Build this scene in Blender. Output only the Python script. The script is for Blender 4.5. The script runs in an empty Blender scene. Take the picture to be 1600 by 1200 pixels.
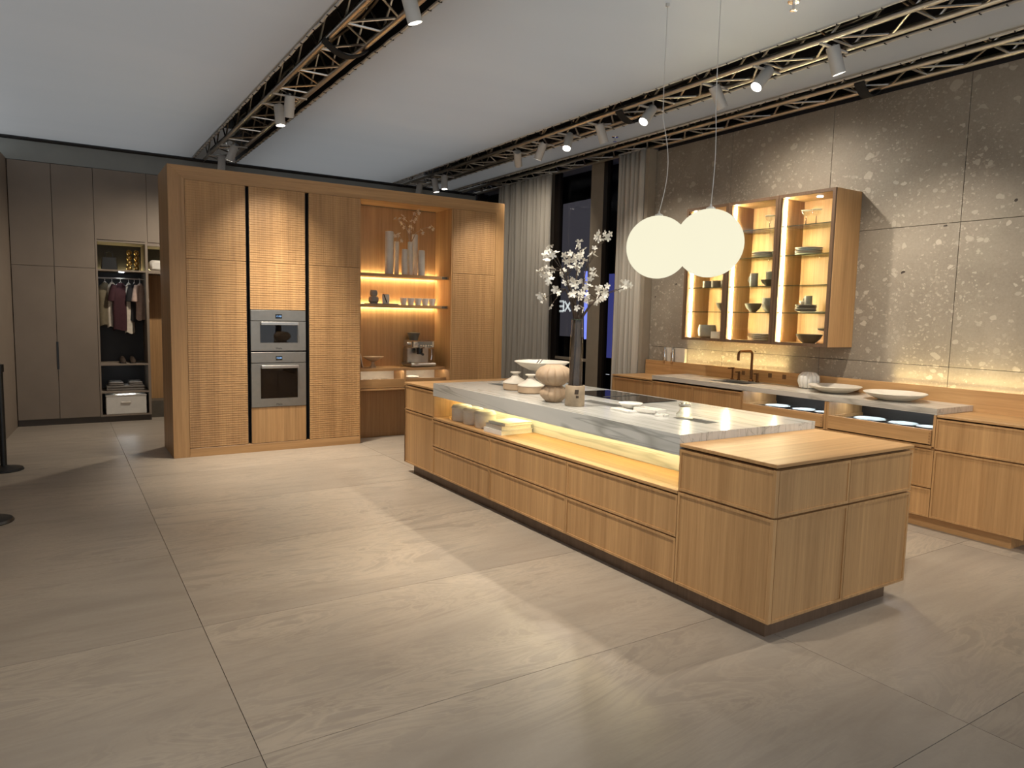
import bpy, bmesh, math, random
from mathutils import Vector, Matrix
from math import pi, sin, cos, radians as rad

# ------------------------------------------------------------------ camera, world, exposure
SC = bpy.context.scene
COL = SC.collection
FPX, CAMZ, YAW, PITCH, ROLL = 1110.6, 1.5677, 0.5693, -0.0978, 0.0223
FW = Vector((sin(YAW)*cos(PITCH), cos(YAW)*cos(PITCH), sin(PITCH)))
RT0 = Vector((cos(YAW), -sin(YAW), 0)); UP0 = RT0.cross(FW)
RT = cos(ROLL)*RT0 + sin(ROLL)*UP0
UPV = -sin(ROLL)*RT0 + cos(ROLL)*UP0
CPOS = Vector((0, 0, CAMZ))
cd = bpy.data.cameras.new('camera'); cam = bpy.data.objects.new('camera', cd); COL.objects.link(cam)
cd.sensor_fit = 'HORIZONTAL'; cd.sensor_width = 36; cd.lens = FPX/1600*36; cd.clip_start = .05
m = Matrix.Identity(4)
for i in range(3):
    m[i][0] = RT[i]; m[i][1] = UPV[i]; m[i][2] = -FW[i]; m[i][3] = CPOS[i]
cam.matrix_world = m
SC.camera = cam

w = bpy.data.worlds.new('world'); SC.world = w; w.use_nodes = True
w.node_tree.nodes['Background'].inputs[0].default_value = (.90, .95, 1.0, 1)
w.node_tree.nodes['Background'].inputs[1].default_value = 1.08
SC.view_settings.view_transform = 'Standard'; SC.view_settings.look = 'None'
SC.view_settings.gamma = 1; SC.view_settings.exposure = 0.0; SC.view_settings.use_curve_mapping = False
SC.cycles.max_bounces = 8; SC.cycles.diffuse_bounces = 5; SC.cycles.transparent_max_bounces = 16
SC.cycles.caustics_reflective = False; SC.cycles.caustics_refractive = False
SC.cycles.sample_clamp_indirect = 6; SC.cycles.use_denoising = True

WARM = (1.0, .89, .74)
LEDW = (1.0, .72, .34)
SPOT_GAIN = .48
RND = random.Random(7)

def ray(u, v):
    return (RT*((u-800)/FPX) - UPV*((v-600)/FPX) + FW)
def at(u, v, ax, val):            # point of a known plane seen in the photograph at (u, v)
    d = ray(u, v); i = 'xyz'.index(ax)
    return CPOS + d*((val-CPOS[i])/d[i])

# ------------------------------------------------------------------ mesh helpers
class MB:
    def __init__(s): s.v = []; s.f = []
    def add(s, vs, fs):
        o = len(s.v); s.v += [Vector(a) for a in vs]; s.f += [tuple(i+o for i in f) for f in fs]; return s
    def box(s, x0, x1, y0, y1, z0, z1):
        x0, x1 = min(x0, x1), max(x0, x1); y0, y1 = min(y0, y1), max(y0, y1); z0, z1 = min(z0, z1), max(z0, z1)
        return s.add([(x0,y0,z0),(x1,y0,z0),(x1,y1,z0),(x0,y1,z0),(x0,y0,z1),(x1,y0,z1),(x1,y1,z1),(x0,y1,z1)],
                     [(0,3,2,1),(4,5,6,7),(0,1,5,4),(1,2,6,5),(2,3,7,6),(3,0,4,7)])
    def obox(s, c, ex, ey, ez):    # centre and three half-axis vectors
        c, ex, ey, ez = Vector(c), Vector(ex), Vector(ey), Vector(ez)
        vs = [c+a*ex+b*ey+d*ez for d in (-1,1) for (a,b) in ((-1,-1),(1,-1),(1,1),(-1,1))]
        return s.add(vs, [(0,3,2,1),(4,5,6,7),(0,1,5,4),(1,2,6,5),(2,3,7,6),(3,0,4,7)])
    def cyl(s, p0, p1, r0, r1=None, n=16, caps=True):
        p0, p1 = Vector(p0), Vector(p1); r1 = r0 if r1 is None else r1
        d = (p1-p0).normalized(); a = d.orthogonal().normalized(); b = d.cross(a)
        vs = []
        for p, r in ((p0, r0), (p1, r1)):
            vs += [p + (a*cos(2*pi*i/n) + b*sin(2*pi*i/n))*r for i in range(n)]
        fs = [(i, (i+1) % n, n+(i+1) % n, n+i) for i in range(n)]
        if caps: fs += [tuple(range(n-1, -1, -1)), tuple(range(n, 2*n))]
        return s.add(vs, fs)
    def lathe(s, prof, c=(0,0,0), n=28, fn=None):   # prof: (r, z) from bottom to top, fn(angle, r, z) -> r
        c = Vector(c); vs = []; fs = []
        for r, z in prof:
            for i in range(n):
                a = 2*pi*i/n; rr = fn(a, r, z) if fn else r
                vs.append(c + Vector((rr*cos(a), rr*sin(a), z)))
        for k in range(len(prof)-1):
            for i in range(n):
                j = (i+1) % n; fs.append((k*n+i, k*n+j, (k+1)*n+j, (k+1)*n+i))
        if prof[0][0] > 1e-4: fs.append(tuple(range(n-1, -1, -1)))
        if prof[-1][0] > 1e-4: fs.append(tuple((len(prof)-1)*n+i for i in range(n)))
        return s.add(vs, fs)
    def lathe_open(s, prof, c=(0,0,0), n=28):
        s.lathe(prof, c, n); s.f = s.f[:-2]; return s
    def tube(s, pts, r, n=8, r1=None):
        pts = [Vector(p) for p in pts]; vs = []; fs = []; prev = None
        for k, p in enumerate(pts):
            d = (pts[min(k+1, len(pts)-1)] - pts[max(k-1, 0)]).normalized()
            if prev is None: a = d.orthogonal().normalized()
            else: a = (prev - d*prev.dot(d)).normalized()
            prev = a; b = d.cross(a)
            t = k/(len(pts)-1); rr = r if r1 is None else r*(1-t)+r1*t
            vs += [p+(a*cos(2*pi*i/n)+b*sin(2*pi*i/n))*rr for i in range(n)]
        for k in range(len(pts)-1):
            for i in range(n):
                j = (i+1) % n; fs.append((k*n+i, k*n+j, (k+1)*n+j, (k+1)*n+i))
        fs += [tuple(range(n-1, -1, -1)), tuple((len(pts)-1)*n+i for i in range(n))]
        return s.add(vs, fs)
    def panel(s, o, u, v, n, wd, ht, t=.02, lip=.014, rec=.006):
        """front with a slim raised rim: o = lower corner of the front face, n points outward"""
        o, u, v, n = Vector(o), Vector(u), Vector(v), Vector(n)
        A = [o, o+u*wd, o+u*wd+v*ht, o+v*ht]
        B = [o+u*lip+v*lip, o+u*(wd-lip)+v*lip, o+u*(wd-lip)+v*(ht-lip), o+u*lip+v*(ht-lip)]
        Cc = [p-n*rec for p in B]; D = [p-n*t for p in A]
        fs = []
        for i in range(4):
            j = (i+1) % 4
            fs += [(i, j, 4+j, 4+i), (4+i, 4+j, 8+j, 8+i), (j, i, 12+i, 12+j)]
        fs += [(8, 9, 10, 11), (15, 14, 13, 12)]
        return s.add(A+B+Cc+D, fs)
    def heights(s, xs, ys, top, bot):
        """slab cut by grid lines; top[i][j] = z of the upper face of cell i, j (None = open)"""
        nx, ny = len(xs)-1, len(ys)-1
        for i in range(nx):
            for j in range(ny):
                t = top[i][j]
                if t is None: continue
                x0, x1, y0, y1 = xs[i], xs[i+1], ys[j], ys[j+1]
                s.add([(x0,y0,t),(x1,y0,t),(x1,y1,t),(x0,y1,t)], [(0,1,2,3)])
                s.add([(x0,y0,bot),(x1,y0,bot),(x1,y1,bot),(x0,y1,bot)], [(3,2,1,0)])
                for di, dj, q in ((1,0,((x1,y0),(x1,y1))), (-1,0,((x0,y1),(x0,y0))), (0,1,((x1,y1),(x0,y1))), (0,-1,((x0,y0),(x1,y0)))):
                    a, b = i+di, j+dj
                    o = top[a][b] if 0 <= a < nx and 0 <= b < ny else None
                    lo = bot if o is None else o
                    if lo < t-1e-6:
                        (xa, ya), (xb, yb) = q
                        s.add([(xa,ya,lo),(xb,yb,lo),(xb,yb,t),(xa,ya,t)], [(0,1,2,3)])
        return s
    def mesh(s, name, mat, org=(0,0,0), smooth=True):
        me = bpy.data.meshes.new(name); o = Vector(org)
        me.from_pydata([tuple(v-o) for v in s.v], [], s.f)
        if mat: me.materials.append(mat)
        if smooth:
            me.shade_smooth()
            me.set_sharp_from_angle(angle=rad(38))
        me.update()
        return me

def link(name, me, parent=None, loc=(0,0,0)):
    o = bpy.data.objects.new(name, me); COL.objects.link(o); o.location = loc
    if parent: o.parent = parent
    return o
def bev(o, wd=.002, seg=1):
    b = o.modifiers.new('bevel', 'BEVEL'); b.width = wd; b.segments = seg; b.limit_method = 'ANGLE'; b.angle_limit = rad(50)
    return o
class Thing:
    def __init__(s, name, label=None, cat=None, org=(0,0,0), group=None, kind=None):
        s.org = Vector(org); s.root = bpy.data.objects.new(name, None); COL.objects.link(s.root)
        s.root.location = s.org; s.root.empty_display_size = .05
        tag(s.root, label, cat, group, kind)
    def part(s, name, mb, mat, parent=None, smooth=True, bevel=None, label=None, kind=None):
        o = link(name, mb.mesh(name, mat, s.org, smooth), parent or s.root)
        if bevel: bev(o, bevel)
        if label: o['label'] = label
        if kind: o['kind'] = kind
        return o
def tag(o, label=None, cat=None, group=None, kind=None):
    if label: o['label'] = label
    if cat: o['category'] = cat
    if group: o['group'] = group
    if kind: o['kind'] = kind
    return o
def single(name, label, cat, mb, mat, org=(0,0,0), group=None, bevel=None, smooth=True):
    o = link(name, mb.mesh(name, mat, org, smooth), None, org)
    if bevel: bev(o, bevel)
    return tag(o, label, cat, group)
def struct(name, mb, mat, parent=None, bevel=None, smooth=False, label=None):
    o = link(name, mb.mesh(name, mat, (0,0,0), smooth), parent)
    if bevel: bev(o, bevel)
    if not parent: o['kind'] = 'structure'
    if label: o['label'] = label
    return o

# ------------------------------------------------------------------ materials
def lin(r, g, b):
    f = lambda c: (c/255/12.92) if c/255 <= .04045 else ((c/255+.055)/1.055)**2.4
    return (f(r), f(g), f(b), 1)
class NT:
    def __init__(s, name):
        s.m = bpy.data.materials.new(name); s.m.use_nodes = True; s.t = s.m.node_tree; s.n = s.t.nodes
        s.b = s.n['Principled BSDF']; s.out = s.n['Material Output']
    def new(s, typ, **kw):
        n = s.n.new(typ)
        for k, v in kw.items():
            if k in n.inputs.keys(): n.inputs[k].default_value = v
            else: setattr(n, k, v)
        return n
    def l(s, a, b): s.t.links.new(a, b)
    def coords(s, scale=(1,1,1), rnd=0.0):
        tc = s.new('ShaderNodeTexCoord'); mp = s.new('ShaderNodeMapping'); mp.inputs['Scale'].default_value = scale
        if rnd:
            oi = s.new('ShaderNodeObjectInfo'); vm = s.new('ShaderNodeVectorMath', operation='MULTIPLY_ADD')
            cx = s.new('ShaderNodeCombineXYZ')
            for k in range(3): s.l(oi.outputs['Random'], cx.inputs[k])
            s.l(cx.outputs[0], vm.inputs[0]); vm.inputs[1].default_value = (rnd, rnd*1.7, rnd*.6)
            s.l(tc.outputs['Object'], vm.inputs[2]); s.l(vm.outputs[0], mp.inputs['Vector'])
        else: s.l(tc.outputs['Object'], mp.inputs['Vector'])
        return mp.outputs[0]
    def noise(s, vec, scale, detail=4, rough=.55, dist=0):
        n = s.new('ShaderNodeTexNoise'); n.inputs['Scale'].default_value = scale; n.inputs['Detail'].default_value = detail
        n.inputs['Roughness'].default_value = rough; n.inputs['Distortion'].default_value = dist; s.l(vec, n.inputs['Vector']); return n.outputs['Fac']
    def ramp(s, fac, stops):
        r = s.new('ShaderNodeValToRGB'); e = r.color_ramp.elements
        while len(e) < len(stops): e.new(.5)
        for i, (p, c) in enumerate(stops): e[i].position = p; e[i].color = c if len(c) == 4 else (*c, 1)
        s.l(fac, r.inputs[0]); return r.outputs[0]
    def mix(s, fac, a, b, mode='MIX'):
        n = s.new('ShaderNodeMix'); n.data_type = 'RGBA'; n.blend_type = mode
        for sock, val in ((n.inputs[0], fac), (n.inputs[6], a), (n.inputs[7], b)):
            if hasattr(val, 'is_linked'): s.l(val, sock)
            else: sock.default_value = val
        return n.outputs[2]
    def math(s, op, a, b=0, c=0):
        n = s.new('ShaderNodeMath', operation=op)
        for k, val in enumerate((a, b, c)):
            if hasattr(val, 'is_linked'): s.l(val, n.inputs[k])
            else: n.inputs[k].default_value = val
        return n.outputs[0]
    def bump(s, h, strength=.3, dist=.002):
        n = s.new('ShaderNodeBump'); n.inputs['Strength'].default_value = strength; n.inputs['Distance'].default_value = dist
        s.l(h, n.inputs['Height']); s.l(n.outputs[0], s.b.inputs['Normal'])
    def set(s, col=None, rough=None, metal=None, spec=None):
        if col is not None:
            if hasattr(col, 'is_linked'): s.l(col, s.b.inputs['Base Color'])
            else: s.b.inputs['Base Color'].default_value = col
        if rough is not None:
            if hasattr(rough, 'is_linked'): s.l(rough, s.b.inputs['Roughness'])
            else: s.b.inputs['Roughness'].default_value = rough
        if metal is not None: s.b.inputs['Metallic'].default_value = metal
        if spec is not None: s.b.inputs['Specular IOR Level'].default_value = spec
        return s
def plain(name, col, rough=.5, metal=0, var=.12, sc=9, bump=0):
    t = NT(name); v = t.coords((1,1,1), 3.1); f = t.noise(v, sc, 5)
    a = tuple(c*(1-var) for c in col[:3])+(1,); b = tuple(min(1, c*(1+var)) for c in col[:3])+(1,)
    t.set(t.ramp(f, [(.3, a), (.7, b)]), rough, metal)
    if bump: t.bump(t.noise(v, sc*18, 3), bump, .002)
    return t.m
def wood(name, c0, c1, axis='z', rough=.45, strips=.17, strip_amt=.12, bump=.12):
    t = NT(name); k = 'xyz'.index(axis)
    s1 = [52, 52, 52]; s1[k] = 1.1; s2 = [9, 9, 9]; s2[k] = .35; s3 = [210, 210, 210]; s3[k] = 7
    v1 = t.coords(s1, 5.3); v2 = t.coords(s2, 5.3); v3 = t.coords(s3, 5.3)
    f1 = t.noise(v1, 1, 5, .6, .25); f2 = t.noise(v2, 1, 3, .5, .5); f3 = t.noise(v3, 1, 2)
    f = t.math('ADD', t.math('MULTIPLY', f1, .55), t.math('MULTIPLY', f2, .45))
    col = t.ramp(f, [(.30, c0), (.68, c1)])
    # book-matched veneer strips
    sp = t.new('ShaderNodeSeparateXYZ'); t.l(t.coords((1,1,1), 5.3), sp.inputs[0])
    ax = [sp.outputs[i] for i in range(3) if i != k]
    q = t.math('FLOOR', t.math('DIVIDE', t.math('ADD', ax[0], ax[1] if axis == 'z' else 0), strips))
    wn = t.new('ShaderNodeTexWhiteNoise'); wn.noise_dimensions = '1D'; t.l(q, wn.inputs['W'])
    br = t.math('MULTIPLY_ADD', wn.outputs['Value'], strip_amt, 1-strip_amt*.6)
    hsv = t.new('ShaderNodeHueSaturation'); t.l(col, hsv.inputs['Color']); t.l(br, hsv.inputs['Value'])
    pores = t.ramp(f3, [(.34, (.72, .68, .62, 1)), (.44, (1, 1, 1, 1))])
    t.set(t.mix(.35, hsv.outputs[0], t.mix(1, hsv.outputs[0], pores, 'MULTIPLY')), rough)
    t.bump(f3, bump, .001)
    return t.m
OAK0, OAK1 = (.345, .187, .074, 1), (.585, .350, .155, 1)
M = {}
M['oak'] = wood('oak_vertical', OAK0, OAK1, 'z')
M['oak_x'] = wood('oak_along_x', OAK0, OAK1, 'x')
M['oak_y'] = wood('oak_along_y', OAK0, OAK1, 'y')
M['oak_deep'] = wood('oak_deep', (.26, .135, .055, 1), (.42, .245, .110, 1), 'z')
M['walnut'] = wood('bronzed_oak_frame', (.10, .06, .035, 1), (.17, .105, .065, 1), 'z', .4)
M['taupe'] = plain('taupe_lacquer', (.25, .200, .155), .55, 0, .06, 3)
M['taupe_dark'] = plain('taupe_plinth', (.075, .060, .046), .55, 0, .06, 3)
M['dark_in'] = plain('dark_liner', (.022, .019, .017), .5)
M['black'] = plain('black_satin', (.012, .012, .012), .4)
M['black_cloth'] = plain('black_cloth', (.010, .010, .011), .9, 0, .3, 30, .4)
M['white_paint'] = plain('white_powder_coat', (.62, .60, .56), .45, 0, .04)
M['ceramic'] = plain('off_white_ceramic', (.66, .60, .51), .5, 0, .07, 14, .1)
M['ceramic_w'] = plain('white_ceramic', (.74, .71, .65), .35, 0, .05, 14)
M['ceramic_grey'] = plain('grey_ceramic', (.27, .26, .23), .45, 0, .15, 12, .1)
M['ceramic_dark'] = plain('dark_stoneware', (.10, .085, .065), .5, 0, .2, 12, .1)
M['ceramic_blue'] = plain('pale_blue_ceramic', (.60, .66, .70), .25, 0, .06, 12)
M['slot_grey'] = plain('grey_slot_insert', (.09, .088, .082), .85, 0, .08)
M['slot_grey'].node_tree.nodes['Principled BSDF'].inputs['Specular IOR Level'].default_value = .1
M['wood_turned'] = plain('pale_turned_wood', (.42, .30, .195), .6, 0, .16, 7, .2)
M['paper'] = plain('paper_pages', (.80, .76, .64), .8, 0, .06, 60)
M['steel'] = plain('brushed_steel', (.48, .46, .43), .28, 1, .06, 30)
M['alu'] = plain('truss_aluminium', (.66, .63, .58), .34, 1, .08, 14)
M['alu_dark'] = plain('black_rail', (.02, .02, .022), .4, .3)
M['chrome'] = plain('chrome', (.75, .73, .70), .12, 1, .03)
M['oven_grey'] = plain('graphite_grey_steel', (.245, .235, .215), .33, .65, .05, 20)
M['bronze'] = plain('brushed_bronze', (.17, .085, .042), .32, 1, .08, 30)
M['black_glass'] = plain('black_glass', (.008, .008, .010), .04)
M['sheer'] = None
M['outlet'] = plain('brown_socket', (.16, .085, .04), .5)
M['night'] = plain('night_dark', (.010, .009, .012), .7)
M['screen_grey'] = plain('grey_display_board', (.075, .073, .078), .6)
M['frame_brown'] = plain('brown_window_frame', (.014, .010, .008), .45)
M['beige_post'] = plain('beige_mullion', (.30, .255, .195), .6, 0, .05)
M['bark'] = plain('dark_bark', (.040, .024, .014), .7, 0, .3, 20, .5)
M['petal'] = plain('white_petal', (.74, .715, .65), .6, 0, .05)
M['petal_cream'] = plain('cream_petal', (.70, .58, .42), .6, 0, .08)
M['stone_block'] = plain('veined_stone_block', (.27, .205, .135), .55, 0, .40, 6, .2)
M['gold'] = plain('gold_glass', (.65, .45, .18), .15, 1, .1)
M['sign_white'] = M['sign_blue'] = None
def cloth(name, col): return plain(name, col, .9, 0, .12, 25, .25)
M['cl_olive'] = cloth('olive_cloth', (.16, .13, .08)); M['cl_white'] = cloth('cream_cloth', (.62, .55, .45)); M['cl_maroon'] = cloth('maroon_cloth', (.045, .012, .016))
M['cl_black'] = cloth('black_cloth_b', (.012, .011, .012)); M['cl_pink'] = cloth('blush_cloth', (.50, .36, .29)); M['cl_grey'] = cloth('grey_cloth', (.20, .18, .16))

def emit(name, col, strength):
    t = NT(name); v = t.coords((1,1,1)); f = t.noise(v, 2, 2)
    e = t.new('ShaderNodeEmission'); e.inputs[1].default_value = strength
    t.l(t.ramp(f, [(0, (*[c*.97 for c in col], 1)), (1, (*col, 1))]), e.inputs[0]); t.l(e.outputs[0], t.out.inputs[0]); return t.m
M['led'] = emit('led_strip_light', (1, .84, .40), 40)
M['led_niche'] = emit('led_niche_light', (1, .83, .50), 34)
M['led_wall'] = emit('led_wall_light', (1, .80, .40), 22)
M['led_cab'] = emit('led_cabinet_light', (1, .86, .56), 240)
M['led_white'] = emit('led_white_light', (1, .90, .76), 25)
M['led_cool'] = emit('led_cool_light', (.88, .96, 1), 36)
M['lens'] = emit('lamp_lens_light', (1, .97, .90), 14)
M['globe'] = emit('globe_opal_light', (1, .945, .70), .97)
M['sign_white'] = emit('sign_white_light', (.92, 1, .95), 1.6)
M['sign_blue'] = emit('blue_tube_light', (.25, .32, 1), 1.4)
M['sign_blue_dim'] = emit('blue_panel_light', (.10, .11, .42), .55)
M['board_glow'] = emit('grey_screen_added_glow', (.055, .052, .060), 1.0)  # glow added to lift the grey board out of black
M['display'] = emit('display_light', (.35, .6, 1), 1.2)

def glass(name, col=(1,1,1,1), rough=.02, refl=1.0, base=.03):
    t = NT(name); tr = t.new('ShaderNodeBsdfTransparent'); tr.inputs[0].default_value = col
    gl = t.new('ShaderNodeBsdfGlossy'); gl.inputs['Roughness'].default_value = rough; gl.inputs[0].default_value = (refl, refl, refl, 1)
    lw = t.new('ShaderNodeLayerWeight'); lw.inputs[0].default_value = .5
    fac = t.math('MULTIPLY_ADD', t.math('POWER', lw.outputs['Facing'], 4.0), .75, base)
    mx = t.new('ShaderNodeMixShader'); t.l(fac, mx.inputs[0]); t.l(tr.outputs[0], mx.inputs[1]); t.l(gl.outputs[0], mx.inputs[2])
    t.l(mx.outputs[0], t.out.inputs[0]); return t.m
M['glass'] = glass('clear_glass', (.97, .98, .96, 1))
M['glass_shelf'] = glass('glass_shelf', (.80, .84, .74, 1))
M['glass_edge'] = plain('glass_shelf_edge', (.06, .075, .05), .2)
M['glass_smoke'] = glass('smoked_glass', (.62, .60, .58, 1))
M['glass_window'] = glass('window_glass', (.85, .85, .87, 1), .02, .35, .02)

def mat_floor():
    t = NT('floor_slab_stone'); v = t.coords((1,1,1), 23.0)
    oi = t.new('ShaderNodeObjectInfo')
    warp = t.noise(t.coords((.55, 1.5, 1), 23.0), 1.3, 3, .5, 1.2)
    band = t.noise(t.coords((.5, 2.6, 1), 23.0), 1.1, 5, .55, 3.2)
    swirl = t.noise(t.coords((.8, 3.0, 1), 41.0), 1.0, 4, .5, 5.5)
    fine = t.noise(v, 55, 4, .6)
    # figure: only part of every slab is swirled
    amt = t.ramp(t.noise(t.coords((.6,.8,1), 31.0), .9, 2), [(.42, (0,0,0,1)), (.60, (1,1,1,1))])
    sw = t.ramp(swirl, [(.40, (0,0,0,1)), (.47, (1,1,1,1)), (.53, (.25,.25,.25,1)), (.60, (.85,.85,.85,1))])
    base = t.ramp(band, [(.28, (.300, .252, .202, 1)), (.72, (.375, .322, .263, 1))])
    light = t.mix(t.math('MULTIPLY', t.math('MULTIPLY', sw, amt), .55), base, (.52, .437, .34, 1))
    col = t.mix(t.math('MULTIPLY', fine, .16), light, (.24, .20, .16, 1))
    hsv = t.new('ShaderNodeHueSaturation'); t.l(col, hsv.inputs['Color'])
    t.l(t.math('MULTIPLY_ADD', oi.outputs['Random'], .10, .95), hsv.inputs['Value'])
    t.set(hsv.outputs[0], t.math('MULTIPLY_ADD', fine, .16, .30), 0, .45)
    t.bump(fine, .05, .001)
    return t.m
M['floor'] = mat_floor()
M['grout'] = plain('grout', (.11, .095, .08), .8)
def mat_ceiling():
    t = NT('ceiling_fabric'); v = t.coords((1,1,1))
    f = t.noise(t.coords((.25, 1.2, 1)), .8, 3, .5, .4); w2 = t.noise(v, 260, 2)
    t.set(t.ramp(f, [(.3, (.33, .34, .35, 1)), (.7, (.38, .385, .39, 1))]), .5, 0, .4); t.bump(w2, .08, .001)
    tl = t.new('ShaderNodeBsdfTranslucent'); tl.inputs[0].default_value = (.78, .78, .77, 1); mx = t.new('ShaderNodeMixShader'); mx.inputs[0].default_value = .25   # stretched fabric lets the hall light through
    t.l(t.b.outputs[0], mx.inputs[1]); t.l(tl.outputs[0], mx.inputs[2]); t.l(mx.outputs[0], t.out.inputs[0]); return t.m
M['ceiling'] = mat_ceiling()
M['soffit'] = plain('soffit_fabric', (.30, .31, .29), .8, 0, .05, 3)
def mat_stone():
    t = NT('terrazzo_wall_stone'); v = t.coords((1,1,1)); vw = t.coords((1, 1, 1.25))
    big = t.noise(v, 1.4, 4, .55, .6); grit = t.noise(v, 60, 4, .65)
    base = t.ramp(t.math('ADD', t.math('MULTIPLY', big, .65), t.math('MULTIPLY', grit, .35)), [(.32, (.215, .183, .143, 1)), (.66, (.33, .288, .23, 1))])
    dn = t.new('ShaderNodeTexNoise'); dn.inputs['Scale'].default_value = 11; dn.inputs['Detail'].default_value = 3; t.l(v, dn.inputs['Vector'])
    va = t.new('ShaderNodeVectorMath', operation='MULTIPLY_ADD'); t.l(dn.outputs['Color'], va.inputs[0]); va.inputs[1].default_value = (.09, .09, .09); t.l(vw, va.inputs[2])
    def chips(scale, rmax, keep, clump_scale, seed):
        vo = t.new('ShaderNodeTexVoronoi'); vo.inputs['Scale'].default_value = scale; vo.inputs['Randomness'].default_value = 1
        sh = t.new('ShaderNodeVectorMath', operation='ADD'); sh.inputs[1].default_value = (seed, seed*2.1, seed*.7); t.l(va.outputs[0], sh.inputs[0]); t.l(sh.outputs[0], vo.inputs['Vector'])
        sp = t.new('ShaderNodeSeparateColor'); t.l(vo.outputs['Color'], sp.inputs[0])
        inside = t.math('LESS_THAN', vo.outputs['Distance'], t.math('MULTIPLY', sp.outputs[0], rmax))
        cl = t.math('MULTIPLY', t.math('SUBTRACT', t.noise(sh.outputs[0], clump_scale, 2), .34), 2.4)
        return t.math('MULTIPLY', inside, t.math('LESS_THAN', sp.outputs[1], t.math('MULTIPLY', cl, keep))), sp.outputs[2]
    c1, t1 = chips(20, .56, .75, 1.9, 3.3); c2, t2 = chips(42, .62, 1.0, 2.2, 8.1); c3, t3 = chips(10, .42, .25, 1.5, 5.7)
    pale = t.ramp(t1, [(0, (.31, .27, .215, 1)), (1, (.49, .43, .35, 1))]); pale2 = t.ramp(t2, [(0, (.30, .26, .205, 1)), (1, (.50, .435, .345, 1))])
    col = t.mix(t.math('MULTIPLY', c2, .65), base, pale2); col = t.mix(t.math('MULTIPLY', c1, .8), col, pale); col = t.mix(t.math('MULTIPLY', c3, .7), col, (.45, .395, .32, 1))
    h1, _ = chips(6.0, .16, .22, 1.2, 12.4)
    col = t.mix(h1, col, (.030, .020, .014, 1))
    t.set(col, .55); t.bump(t.math('SUBTRACT', grit, t.math('MULTIPLY', h1, 3)), .25, .003); return t.m
M['stone'] = mat_stone()
def mat_marble(name, c0, c1, c2, rough=.12):
    t = NT(name)
    v = t.coords((15, .28, 1.6)); f = t.noise(v, 1.0, 4, .55, .4); g = t.noise(t.coords((30, .5, 2.5)), 1, 3, .55, .4)
    b = t.noise(t.coords((3, .4, 5)), 1.2, 3, .5, .8)
    col = t.mix(.35, t.ramp(b, [(.3, c1), (.65, c0)]), t.ramp(f, [(.32, c2), (.52, c0), (.75, c1)]))
    vein = t.ramp(g, [(.405, (1,1,1,1)), (.435, (.55,.55,.52,1)), (.465, (1,1,1,1))])
    vein2 = t.ramp(t.noise(t.coords((3.2, .22, 6)), 1.1, 4, .5, .8), [(.486, (1,1,1,1)), (.497, (.55,.56,.55,1)), (.508, (1,1,1,1))])
    col = t.mix(.75, col, t.mix(1, t.mix(1, col, vein, 'MULTIPLY'), vein2, 'MULTIPLY'))
    t.set(col, rough, 0, .5); return t.m
M['marble'] = mat_marble('island_quartzite', (.605, .605, .575, 1), (.50, .51, .49, 1), (.37, .38, .365, 1), .13)
M['travertine'] = mat_marble('counter_quartzite', (.62, .58, .515, 1), (.52, .485, .43, 1), (.37, .34, .30, 1), .25)
def mat_curtain():
    t = NT('linen_curtain'); v = t.coords((1,1,1)); f = t.noise(t.coords((1,1,.02)), 60, 3); w2 = t.noise(t.coords((160,160,400)), 1, 2)
    t.set(t.ramp(f, [(.3, (.47, .43, .365, 1)), (.7, (.60, .555, .48, 1))]), .9); t.bump(w2, .15, .001)
    tl = t.new('ShaderNodeBsdfTranslucent'); tl.inputs[0].default_value = (.4, .36, .3, 1); mx = t.new('ShaderNodeMixShader'); mx.inputs[0].default_value = .10
    t.l(t.b.outputs[0], mx.inputs[1]); t.l(tl.outputs[0], mx.inputs[2]); t.l(mx.outputs[0], t.out.inputs[0]); return t.m
M['curtain'] = mat_curtain()

# ------------------------------------------------------------------ key dimensions (metres)
YT, YTB, ZT = 7.987, 8.737, 2.988                   # oak cabinet wall
XT0, XD0, XD1, XD2, XD3, XD4, XN0, XN1, XR1, XT1 = .972, 1.127, 1.719, 1.750, 2.350, 2.387, 2.985, 4.193, 4.815, 4.939
ZD0, ZD1, ZS = .0946, 2.853, 2.063
XI0, XI1 = 2.850, 4.050                              # island
YI0, YI1, YI2, YI3 = 2.109, 2.736, 5.773, 6.401
YJ1, YJ2 = 4.769, 3.751
ZB, ZM, ZMB, ZSH, ZDM, ZK = .885, .932, .8166, .621, .3555, .0956
XC0, XBS, XW = 5.547, 6.090, 6.160                   # sink run and stone wall
YC0, YC1, YC2, YC3 = 2.125, 2.739, 5.786, 6.461
ZCEIL = 3.62
TRUSS_X = (1.93, 4.90, 5.95)

# ------------------------------------------------------------------ the setting
fl = struct('floor', MB().box(-5.2, 6.6, -3.6, 13.2, -.08, -.012), M['grout'])
TW, TH = 2.425, 1.196
tile_me = MB().box(.0015, TW-.0015, .0015, TH-.0015, -.012, 0).mesh('floor_tile', M['floor'], (0,0,0), False)
for i in range(-2, 3):
    for j in range(-5, 9):
        x, y = .555+i*TW-(0 if i < 2 else 0), 2.452+j*TH
        if x > 6.2 or x < -5: continue
        o = link('floor_tile', tile_me, fl, (x, y, 0))
# stone wall
wr = struct('wall_right', MB().box(XW+.02, XW+.16, -1.2, 6.50, 0, 3.62), M['night'])
zj = (0.0, 1.216, 2.387, 3.56); yj = (6.50, 5.350, 4.165, 2.980, 1.795, .61, -.575)
for a in range(6):
    for b in range(3):
        struct('stone_panel', MB().box(XW, XW+.02, yj[a+1]+.002, yj[a]-.002, zj[b]+.002, zj[b+1]-.002), M['stone'], wr, .0015)
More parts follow.
